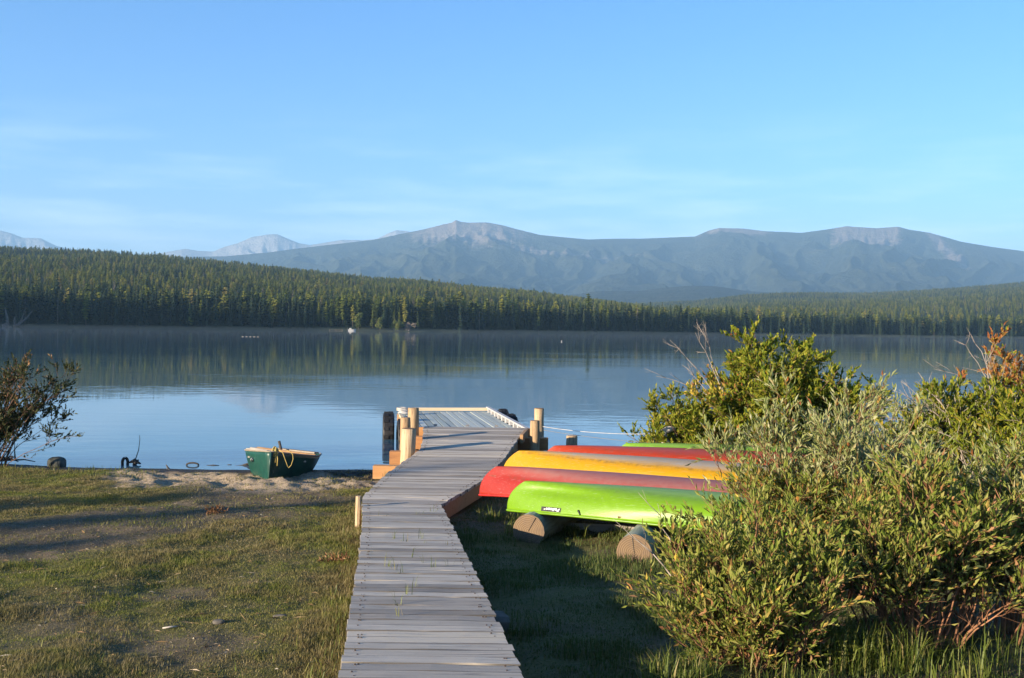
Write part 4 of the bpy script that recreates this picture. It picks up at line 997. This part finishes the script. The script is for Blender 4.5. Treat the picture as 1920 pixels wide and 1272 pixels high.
for x in xs:
    w = .75 * (1 - max(0, x / 1.6) ** 2.5); V += [(x, -w, .62 + .12 * max(0, x)), (x, -w * .8, -.1), (x, w * .8, -.1), (x, w, .62 + .12 * max(0, x))]
F = [(i * 4 + j, (i + 1) * 4 + j, (i + 1) * 4 + j + 1, i * 4 + j + 1) for i in range(n - 1) for j in range(3)] + [(0, 1, 2, 3)]
link('hull', mk_mesh('hull', V, np.array(F), M_whitewood), fb)
mb.box((-.7, 0, .9), (.9, 1.0, .5)); link('cabin', mb.mesh('cabin', M_whitewood), fb)
mb = MB(); mb.box((-2.0, 0, .7), (.35, .35, .9)); link('outboard', mb.mesh('outboard', M_black), fb)
c = far(630, -1.5); mb = MB(); mb.box((0, 0, .3), (6, 1.0, .10)); 
for x in (-2.7, 0, 2.7): mb.tube([(x, -.4, -1), (x, -.4, .5)], .08, 6)
tag(link('small_jetty', mb.mesh('small_jetty', M_grey_dead), None, c), 'small grey jetty on the far shore left of the white boat', 'jetty')
c = wp(1053, 641); lump('white_gull', 'tiny white bird floating far out on the lake', 'bird', (c.x, c.y, .1), (.12, .07, .08), M_whitewood, 77)
c = wp(468, 632); mb = MB()
for q in range(5): mb.tube([(q * .7 - 1.6, q * .1, -.05), (q * .7 - 1.3, q * .1, .02), (q * .7 - 1.0, q * .1, -.05)], .05, 6)
tag(link('floating_log', mb.mesh('floating_log', M_drift), None, c), 'pale broken log floating far out on the left part of the lake', 'log')

# ------------------------------------------------------------------ shrubs
L_WILLOW = leaf_mat('willow_leaves', [(0, (.095, .140, .022)), (.3, (.165, .205, .034)), (.62, (.235, .255, .055)), (.88, (.31, .31, .10)), (.95, (.33, .23, .06)), (1, (.30, .15, .06))], .42, .6, .10)
L_SILVER = leaf_mat('silver_leaves', [(0, (.15, .19, .055)), (.4, (.24, .27, .095)), (.8, (.33, .345, .17)), (.95, (.39, .39, .23)), (1, (.34, .25, .09))], .38, .6, .12)
L_ROUND = leaf_mat('glossy_leaves', [(0, (.085, .130, .012)), (.4, (.165, .205, .018)), (.75, (.25, .26, .028)), (.94, (.31, .27, .035)), (1, (.34, .22, .03))], .42, .5, .15)
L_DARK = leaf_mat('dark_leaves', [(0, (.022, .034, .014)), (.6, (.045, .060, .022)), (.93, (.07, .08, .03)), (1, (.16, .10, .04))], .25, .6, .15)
L_AUT = leaf_mat('autumn_leaves', [(0, (.22, .075, .030)), (.4, (.28, .12, .035)), (.8, (.33, .19, .045)), (1, (.28, .22, .06))], .35, .6, .1)
L_YEL = leaf_mat('yellow_leaves', [(0, (.40, .28, .04)), (1, (.46, .36, .08))], .35, .5, .2)

def bez(a, b, c, n): s = np.linspace(0, 1, n)[:, None]; return (1 - s) ** 2 * a + 2 * s * (1 - s) * b + s * s * c
def shrub(name, label, loc, H, Rx, Ry, nst, seed, leafmat, barkmat, leafL=.055, leafW=.016, nbr=9, ntw=6, nl=9, low=.12, lean=(0, 0), flat=.6, spread=.35, twig=.16, upr=.6, hmin=.5, r0=.011, group=None, extra=None):
    g = np.random.default_rng(seed); t = thing(name, label, 'shrub', loc, 0, group)
    mb = MB(); tw = MB(); LP = []; LD = []
    for i in range(nst):
        a = g.uniform(0, 2 * pi); q = math.sqrt(g.random()); base = np.array([cos(a) * Rx * spread * q, sin(a) * Ry * spread * q, -.12])
        top_h = H * (g.uniform(hmin, 1.0)) * (1 - flat * q ** 2 * .7); tip = np.array([cos(a) * Rx * q + lean[0], sin(a) * Ry * q + lean[1], top_h])
        tip[:2] += g.normal(0, .12 * min(Rx, Ry), 2)
        mid = base * .55 + tip * .45 + np.array([0, 0, .18 * top_h]); mid[:2] = base[:2] * .8 + tip[:2] * .2 + g.normal(0, .06, 2)
        n = 9; P = bez(base, mid, tip, n); P[1:-1] += g.normal(0, .012, (n - 2, 3))
        mb.tube(P, np.linspace(r0 * g.uniform(.7, 1.4), r0 * .22, n), 5)
        for b in range(nbr):
            s = g.uniform(low + .10, 1.0); k = s * (n - 1); i0 = min(int(k), n - 2); p = P[i0] + (P[i0 + 1] - P[i0]) * (k - i0)
            td = unit(P[i0 + 1] - P[i0]); rd = unit(g.normal(size=3) * np.array([1, 1, .5])); d = unit(td * upr + rd * .85 + np.array([0, 0, .25]))
            Lb = g.uniform(.16, .42) * (1.15 - .55 * s) * min(1.4, H / 1.4)
            Bp = bez(p, p + d * Lb * .5 + g.normal(0, .02, 3), p + d * Lb + np.array([0, 0, .08 * Lb]), 5)
            tw.tube(Bp, np.linspace(r0 * .32, r0 * .13, 5), 3, False)
            for w in range(ntw):
                s2 = g.uniform(.2, 1); pk = s2 * 4; j0 = min(int(pk), 3); pp = Bp[j0] + (Bp[j0 + 1] - Bp[j0]) * (pk - j0)
                d2 = unit(unit(Bp[j0 + 1] - Bp[j0]) * .9 + g.normal(size=3) * .5 + np.array([0, 0, .3])); Lt = twig * g.uniform(.6, 1.3)
                tw.tube(np.array([pp, pp + d2 * Lt]), [r0 * .13, r0 * .08], 3, False)
                ss = np.linspace(.15, 1.0, nl) + g.normal(0, .03, nl)
                LP.append(pp + d2 * Lt * ss[:, None]); LD.append(np.tile(d2, (nl, 1)))
    link('branches', mb.mesh('branches', barkmat, True), t)
    link('twigs', tw.mesh('twigs', barkmat, True), t)['kind'] = 'stuff'
    P = np.vstack(LP); D = np.vstack(LD); k = P[:, 2] > H * low * g.uniform(.6, 1.4, len(P)); P = P[k]; D = D[k]; n = len(P)
    D = unit(D * .9 + unit(g.normal(size=(n, 3))) * .55 + np.array([0, 0, .25])); Nn = unit(unit(g.normal(size=(n, 3))) + np.array([0, 0, .5])); Nn = unit(Nn - D * (Nn * D).sum(1)[:, None])
    V, F = quads(P, D, Nn, leafL * g.uniform(.45, 1.45, n), leafW * g.uniform(.6, 1.4, n))
    mats = [leafmat] + ([e[0] for e in extra] if extra else [])
    mi = np.zeros(n, int)
    if extra:
        for q, (m, fn) in enumerate(extra): mi[fn(P, g)] = q + 1
    lf = link('leaves', mk_mesh('leaves', V, F, mats, False, mi), t); lf['kind'] = 'stuff'
    return t
def dead_spray(label, loc, tips, seed, r0=.012, mat=M_bark_grey, sub=4):
    g = np.random.default_rng(seed); mb = MB()
    for tip in tips:
        tip = np.array(tip); mid = tip * .5 + np.array([0, 0, .12 * np.linalg.norm(tip)]) + g.normal(0, .05, 3); P = bez(np.zeros(3), mid, tip, 8); P[1:] += g.normal(0, .012, (7, 3)); mb.tube(P, np.linspace(r0, r0 * .2, 8), 5)
        for q in range(sub):
            s = g.integers(3, 7); d = unit(unit(tip) * .9 + g.normal(size=3) * .5); L = np.linalg.norm(tip) * g.uniform(.15, .35); mb.tube(np.array([P[s], P[s] + d * L * .5 + g.normal(0, .01, 3), P[s] + d * L]), [r0 * .4, r0 * .28, r0 * .12], 4)
            e = P[s] + d * L * .6; d3 = unit(d + g.normal(size=3) * .6); mb.tube(np.array([e, e + d3 * L * .4]), [r0 * .22, r0 * .1], 3)
    return tag(link('dead_branches', mb.mesh('dead_branches', mat, True), None, loc), label, 'branches')
sel = lambda fn: (lambda P, g: fn(P) & (g.random(len(P)) < .8))
# foreground willow thicket
shrub('willow_shrub', 'lowest foreground willow shrub with reddish stems beside the right log', (1.54, 6.55, pz(1.54, 6.55)), 1.00, .62, .58, 46, 801, L_WILLOW, M_bark_red, .052, .018, 9, 5, 8, .06, hmin=.45, twig=.17, upr=.85, extra=[(L_YEL, lambda P, g: (g.random(len(P)) < .02)), (M_dry, lambda P, g: (P[:, 2] < .5) & (g.random(len(P)) < .08))])
shrub('willow_shrub', 'tall silvery willow shrub in the middle of the thicket, over the canoes', (2.62, 8.7, pz(2.62, 8.7)), 1.70, .84, .7, 44, 802, L_SILVER, M_bark_red, .062, .017, 10, 6, 8, .16, hmin=.5, twig=.2, upr=.9, extra=[(L_WILLOW, lambda P, g: (P[:, 2] < 1.0) & (g.random(len(P)) < .75)), (L_AUT, lambda P, g: (g.random(len(P)) < .03))])
shrub('willow_shrub', 'green willow shrub in the right corner of the thicket with bare brown stems', (3.52, 7.5, pz(3.52, 7.5)), 1.40, .85, .75, 42, 803, L_WILLOW, M_bark_red, .056, .018, 10, 6, 8, .26, hmin=.45, twig=.19, upr=.85, extra=[(L_SILVER, lambda P, g: (P[:, 2] > 1.0) & (g.random(len(P)) < .5)), (L_AUT, lambda P, g: (g.random(len(P)) < .02))])
shrub('willow_shrub', 'thin sparse willow shrub standing just before the green canoe', (2.0, 8.35, pz(2.0, 8.35)), 1.40, .42, .38, 12, 804, L_WILLOW, M_bark_red, .062, .019, 6, 4, 7, .25, hmin=.5, twig=.17, extra=[(L_AUT, lambda P, g: (g.random(len(P)) < .06))])
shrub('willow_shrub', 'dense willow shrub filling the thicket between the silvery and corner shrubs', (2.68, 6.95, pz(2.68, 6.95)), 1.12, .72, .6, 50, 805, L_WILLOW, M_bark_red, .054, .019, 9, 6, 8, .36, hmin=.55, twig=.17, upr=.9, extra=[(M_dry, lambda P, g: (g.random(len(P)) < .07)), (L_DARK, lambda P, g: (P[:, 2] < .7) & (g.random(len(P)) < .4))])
shrub('willow_shrub', 'silvery willow shrub behind the canoes before the open water', (5.3, 13.6, pz(5.3, 13.6)), 1.45, 1.1, .7, 44, 806, L_SILVER, M_bark, .085, .022, 8, 5, 7, .12, hmin=.5, twig=.22)
shrub('leafy_shrub', 'big round bush with glossy yellow green leaves behind the canoes', (4.15, 17.0, pz(4.15, 17.0)), 2.36, 1.75, 1.2, 120, 807, L_ROUND, M_bark, .070, .036, 11, 7, 8, .10, hmin=.45, flat=.72, spread=.30, upr=.5, r0=.014,
      extra=[(L_YEL, lambda P, g: (P[:, 0] < -.9) & (P[:, 2] > 1.3) & (g.random(len(P)) < .4)), (L_AUT, lambda P, g: (P[:, 0] < -.6) & (P[:, 2] > 1.2) & (g.random(len(P)) < .12))])
shrub('leafy_shrub', 'low outer bush on the left flank of the big round bush', (3.0, 17.1, pz(3.0, 17.1)), 1.45, 1.0, .7, 46, 808, L_ROUND, M_bark, .066, .032, 9, 6, 7, .10, hmin=.4, lean=(-.15, 0), flat=.5)
shrub('leafy_shrub', 'green bush with orange autumn leaves on top at the right edge', (6.05, 13.3, pz(6.05, 13.3)), 2.24, 1.1, 1.0, 64, 809, L_ROUND, M_bark_grey, .070, .030, 10, 6, 8, .22, hmin=.5, extra=[(L_AUT, lambda P, g: (P[:, 2] > 1.72 - .2 * (P[:, 0] > .2)) & (g.random(len(P)) < .88))], r0=.016)
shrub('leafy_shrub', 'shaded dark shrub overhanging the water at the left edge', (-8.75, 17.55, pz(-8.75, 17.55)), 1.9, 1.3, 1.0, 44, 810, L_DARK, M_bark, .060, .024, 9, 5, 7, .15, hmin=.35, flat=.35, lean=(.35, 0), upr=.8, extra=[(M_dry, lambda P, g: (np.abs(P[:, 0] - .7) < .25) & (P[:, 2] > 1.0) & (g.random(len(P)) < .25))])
dead_spray('grey leafless branches fanning left from the orange leaved bush over the water', (5.75, 13.4, 1.15), [(-1.05, .2, .50), (-.95, 0, .62), (-1.15, .1, .25), (-.8, .1, .72), (-1.0, -.1, .38), (-.6, .1, .85), (-.9, .2, .12), (-1.25, 0, .42), (-.75, .2, .5)], 821, .010)
dead_spray('bare forked twigs rising above the orange leaves at the right edge', (6.1, 13.3, 1.6), [(-.55, 0, .80), (-.35, .1, .86), (-.2, 0, .70), (-.85, 0, .45)], 822, .008)
dead_spray('bare grey twigs sticking out above the left side of the big round bush', (3.45, 16.9, 1.2), [(-.55, 0, 1.25), (-.42, .1, 1.32), (-.95, 0, 1.15), (-.75, 0, .75), (-1.15, .1, .55)], 823, .010, M_bark_grey, 5)
dead_spray('dark gnarled roots and low limbs lying at the water edge under the left shrub', (-8.9, 17.75, .12), [(.95, .05, .02), (.75, -.15, .05), (.5, .1, .20), (.2, -.1, .3)], 824, .035, M_darkwood, 2)
dead_spray('pale bent twig reaching left out of the lowest willow shrub', (1.25, 7.3, pz(1.25, 7.3) + .25), [(-.42, .2, .42), (-.22, .1, .62)], 825, .008, M_bark_grey, 3)

# ------------------------------------------------------------------ grass
def lawn_mat():
    t = NT('lawn_blades'); isl = t.island(); p = t.pos(); n = t.noise(p, 1.1, 4, .6); n2 = t.noise(p, 7, 3, .6)
    green = t.ramp(isl, [(0, (.080, .110, .018)), (.5, (.135, .160, .028)), (.85, (.20, .20, .05)), (1, (.28, .24, .11))])
    dry = t.ramp(isl, [(0, (.10, .085, .032)), (.5, (.18, .15, .06)), (1, (.31, .26, .14))])
    m = t.math('ADD', t.rng(n, .37, .57, .0, .95), t.rng(n2, .4, .65, -.2, .35), True)
    c = t.mix(m, green, dry)
    pr = t.n('BsdfPrincipled'); t.put(pr.inputs['Base Color'], c); pr.inputs['Roughness'].default_value = .7; pr.inputs['Specular IOR Level'].default_value = .1
    tr = t.n('BsdfTranslucent'); t.put(tr.inputs[0], c); mx = t.n('MixShader'); mx.inputs[0].default_value = .3
    t.L.new(pr.outputs[0], mx.inputs[1]); t.L.new(tr.outputs[0], mx.inputs[2]); t.L.new(mx.outputs[0], t.out.inputs[0]); return t.m
GR_S = lawn_mat()
GR_L = leaf_mat('tall_blades', [(0, (.060, .090, .014)), (.5, (.10, .135, .022)), (.85, (.17, .18, .04)), (1, (.27, .22, .10))], .35, .5, .25)
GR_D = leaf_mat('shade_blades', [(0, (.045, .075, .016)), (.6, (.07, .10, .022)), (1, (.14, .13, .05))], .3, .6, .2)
def blades(name, P, Hh, Wd, mat, g, bend=.5, seg=1, lean=.5, label=None):
    n = len(P); a = g.uniform(0, 2 * pi, n); D = np.stack([np.cos(a), np.sin(a), np.zeros(n)], 1); S = np.stack([-np.sin(a + g.normal(0, .5, n)), np.cos(a), np.zeros(n)], 1)
    ln = np.abs(g.normal(0, lean, n)) + .1; up = np.array([0, 0, 1.])
    tip = P + D * (Hh * ln)[:, None] + up * (Hh / np.sqrt(1 + ln ** 2))[:, None]
    if seg == 1:
        V = np.stack([P - S * Wd[:, None] / 2, P + S * Wd[:, None] / 2, tip], 1).reshape(-1, 3); F = np.arange(n * 3).reshape(-1, 3)
        me = mk_mesh(name, V, F, mat)
    else:
        q = P + D * (Hh * ln * .30)[:, None] + up * (Hh * .62 / np.sqrt(1 + .3 * ln ** 2))[:, None]; tip = tip - up * (Hh * bend * ln * .25)[:, None]
        V = np.stack([P - S * Wd[:, None] / 2, P + S * Wd[:, None] / 2, q - S * Wd[:, None] * .38, q + S * Wd[:, None] * .38, tip], 1).reshape(-1, 3)
        b = np.arange(n)[:, None] * 5; me = mk_mesh(name, V, [b + np.array([[0, 1, 3, 2]]), b + np.array([[2, 3, 4]])], mat)
    return link(name, me, kind='stuff')
def in_view(x, y, m=1.08): return np.abs(x) < .48 * y * m + .3
gg = np.random.default_rng(5)
def lawn_pts(n, x0, x1, y0, y1, dens):
    k = n * 6; y = y0 + (y1 - y0) * gg.random(k) ** 1.5; x = gg.uniform(x0, x1, k)
    m = in_view(x, y) & (gg.random(k) < dens(x, y)); x = x[m][:n]; y = y[m][:n]
    return np.stack([x, y, gz(x, y) - .003], 1)
lw = np.array(LE); rw = np.array(RE)
left_of = lambda x, y: x < np.interp(y, lw[:, 0], lw[:, 1]) - .01
right_of = lambda x, y: x > np.interp(y, rw[:, 0], rw[:, 1]) + .02
def dl_(x, y): return left_of(x, y) * (shore(x) - y > .9) * (.12 + .88 * patch(x, y) ** 1.2)
P = lawn_pts(330000, -9.5, -.6, 4.6, 18.2, dl_)
edge = np.clip(1 - (np.interp(P[:, 1], lw[:, 0], lw[:, 1]) - P[:, 0]) / .45, 0, 1)
tuft = fbm(P[:, 0] * 2.2, P[:, 1] * 2.2, 3, 57)
hh = (.016 + .026 * np.clip((tuft - .42) * 3.2, 0, 1) + .06 * edge * gg.random(len(P))) * gg.uniform(.6, 1.3, len(P)); far_k = 1 + np.clip((P[:, 1] - 7) / 10, 0, 1) * .8
blades('lawn_grass', P, hh * (.9 + .1 * far_k), .0046 * far_k * gg.uniform(.7, 1.3, len(P)), GR_S, gg, lean=.75)
gl = np.random.default_rng(15); Q_ = lawn_pts(2600, -9.5, -.6, 4.6, 17.5, lambda x, y: left_of(x, y) * (shore(x) - y > .6) * (.35 + .65 * (fbm(x * 1.6, y * 1.6, 2, 77) > .5))); n = len(Q_)
Q_[:, 2] += gl.uniform(.004, .016, n); dq = gl.normal(size=(n, 3)); dq[:, 2] *= .2; dq = unit(dq); Nq = unit(np.array([0, 0, 1.]) + .4 * gl.normal(size=(n, 3)))
V, F = quads(Q_, dq, Nq, np.where(gl.random(n) < .3, gl.uniform(.05, .12, n), gl.uniform(.015, .035, n)), np.where(gl.random(n) < .3, .005, gl.uniform(.008, .018, n)))
link('leaf_litter', mk_mesh('leaf_litter', V, F, leaf_mat('litter', [(0, (.10, .06, .03)), (.5, (.22, .15, .08)), (.85, (.34, .26, .16)), (1, (.42, .38, .30))], .1, .8, .1)), kind='stuff')
# longer tufts along the bank and the boardwalk edge
P = lawn_pts(9000, -9.5, -.6, 4.6, 18.2, lambda x, y: left_of(x, y) * np.clip(np.exp(-((shore(x) - y - 1.5) / .5) ** 2) * (x < -5.6) + .5 * (np.interp(y, lw[:, 0], lw[:, 1]) - x < .22) + .012 * (patch(x, y) > .6), 0, 1))
blades('long_grass', P, gg.uniform(.05, .13, len(P)), gg.uniform(.004, .007, len(P)), GR_L, gg, seg=2, lean=.7)
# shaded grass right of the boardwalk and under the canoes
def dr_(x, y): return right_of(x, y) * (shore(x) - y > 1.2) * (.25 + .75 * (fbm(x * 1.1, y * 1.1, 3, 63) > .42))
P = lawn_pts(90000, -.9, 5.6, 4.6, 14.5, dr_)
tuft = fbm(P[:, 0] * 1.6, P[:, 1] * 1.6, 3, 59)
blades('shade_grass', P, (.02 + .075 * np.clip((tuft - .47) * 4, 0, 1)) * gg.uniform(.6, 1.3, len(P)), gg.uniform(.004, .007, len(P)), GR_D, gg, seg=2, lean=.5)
# tall tussocks at the foot of the thicket
T = []
for (x, y, n, r) in [(.98, 6.0, 560, .22), (2.05, 6.55, 520, .22), (2.35, 6.5, 240, .2), (2.65, 6.35, 120, .25), (1.5, 5.85, 150, .25), (3.2, 6.5, 110, .4), (2.6, 5.8, 40, .5), (.70, 11.6, 50, .15), (.02, 11.6, 40, .08), (-.25, 12.2, 60, .12)] or [(1.0, 6.35, 900, .26), (1.35, 6.15, 700, .3), (2.15, 6.7, 1200, .30), (2.45, 7.0, 900, .28), (1.85, 6.2, 600, .35), (2.9, 6.4, 900, .4), (3.3, 6.9, 700, .35), (.72, 6.15, 350, .2), (.30, 10.9, 160, .12), (.12, 11.5, 160, .12), (.62, 11.0, 260, .2), (1.0, 10.6, 260, .25), (-.25, 12.2, 120, .15), (2.2, 5.6, 500, .5), (3.0, 5.7, 500, .5), (1.3, 5.4, 300, .4)]:
    q = np.sqrt(gg.random(n)) * r; a = gg.uniform(0, 2 * pi, n); T.append(np.stack([x + q * np.cos(a), y + q * np.sin(a), gz(x + q * np.cos(a), y + q * np.sin(a)) - .01, np.full(n, (.34 if y > 6.4 else .24) if y < 8 else .20)], 1))
T = np.vstack(T); blades('tall_grass', T[:, :3], T[:, 3] * gg.uniform(.45, 1.2, len(T)), gg.uniform(.005, .009, len(T)), GR_L, gg, seg=2, lean=.6)
# sprouts growing up between the boards
sp = []
for (px, py, n) in [(730, 1062, 8), (738, 1068, 6), (795, 1055, 3), (840, 1062, 4), (755, 1075, 4), (815, 1065, 4), (745, 1135, 5), (738, 1120, 3), (765, 1115, 4), (780, 1100, 3), (790, 1010, 5), (735, 1010, 4), (760, 1015, 5), (812, 960, 4), (718, 968, 3), (780, 965, 4), (800, 1018, 3), (752, 1156, 3), (722, 892, 5), (835, 1022, 2), (700, 1040, 3), (770, 1045, 3)]:
    yy = 8.0
    for _ in range(15): q = at(px, py, dk(DZ, yy)); yy = q.y
    for _ in range(n): sp.append((q.x + gg.normal(0, .02), q.y + gg.normal(0, .012), q.z - .02))
sp = np.array(sp); blades('deck_sprouts', sp, gg.uniform(.05, .16, len(sp)), gg.uniform(.004, .006, len(sp)), GR_L, gg, seg=2, lean=.6)

# ------------------------------------------------------------------ trees on the bank behind the viewer, whose shade reaches the lawn
shade_r = conifer_mesh('shade_crown', CONIFER, 11, 1.5, .35, 24, 8, 'round', .10, 9, .4, .40); shade_n = conifer_mesh('shade_crown', CONIFER, 11, .62, .30, 30, 8, 'round', .10, 12, .35, .55); shade_s = conifer_mesh('shade_crown', CONIFER, 11, 2.1, .08, 26, 8, 'spire', .25, 10, .4, .36); shade_tr = trunk_mesh(11, .17)
sdir = np.array([SUN_DIR.x, SUN_DIR.y]) / math.hypot(SUN_DIR.x, SUN_DIR.y); sper = np.array([-sdir[1], sdir[0]])
sper = sper if sper[1] > 0 else -sper
# (offset across the sun's direction, x where the tip of the shade falls, height, shape, label)
for i, (pp, xt, H, me, lab) in enumerate([(12.6, 1.4, 10.5, shade_n, 'slim pine on the near bank behind the viewer, its shade crossing the boardwalk'), (14.2, -3.7, 9.5, shade_r, 'round crowned pine on the near bank behind the viewer, its shade on the upper lawn'),
                             (11.3, -3.3, 8.5, shade_r, 'shorter round crowned pine on the near bank behind the viewer, its shade lower down'), (8.6, -3.2, 9, shade_s, 'shorter narrow pine on the near bank behind the viewer'), (20.0, -3.8, 16, shade_r, 'tall round crowned pine on the bank up from the overhanging shrub')]):
    t_ = (sper[0] * pp - xt) / -sdir[0]; D = t_ + H / math.tan(SUN_EL)
    x, y = sdir * D + sper * pp; s = H / 11; o = link('bank_pine', me, None, (x, y, .25)); o.scale = (s, s, s); o.rotation_euler = (0, 0, i * 1.3)
    link('trunk', shade_tr, o); tag(o, lab, 'tree', 'pines on the near bank')

shrub('leafy_shrub', 'unseen dense dark shrub left behind the viewer, added to shade the thicket', (-4.55, .45, pz(-4.55, .45) - .05), 1.9, 1.0, 1.0, 40, 830, L_DARK, M_bark, .10, .05, 9, 5, 6, .02, hmin=.5, flat=.4)  # out of view, added only to cast shade on the thicket's foot

# ------------------------------------------------------------------ haze
def haze_box():
    t = NT('haze_air'); v = t.n('VolumePrincipled'); v.inputs['Color'].default_value = (.36, .665, 1.0, 1); v.inputs['Density'].default_value = 1.05e-4
    v.inputs['Anisotropy'].default_value = 0.0
    t.L.new(v.outputs[0], t.out.inputs['Volume'])
    mb = MB(); mb.box((0, 8500, 570), (24000, 19000, 1160))
    o = link('haze', mb.mesh('haze', t.m), kind='stuff')
haze_box()

def mist_layer():
    t = NT('lake_mist'); v = t.n('VolumePrincipled'); v.inputs['Color'].default_value = (.60, .78, 1.0, 1); v.inputs['Density'].default_value = .00018; v.inputs['Anisotropy'].default_value = 0.0
    t.L.new(v.outputs[0], t.out.inputs['Volume'])
    mb = MB(); mb.box((60, 335, .80), (1400, 430, 1.3)); link('mist', mb.mesh('mist', t.m), kind='stuff')
mist_layer()
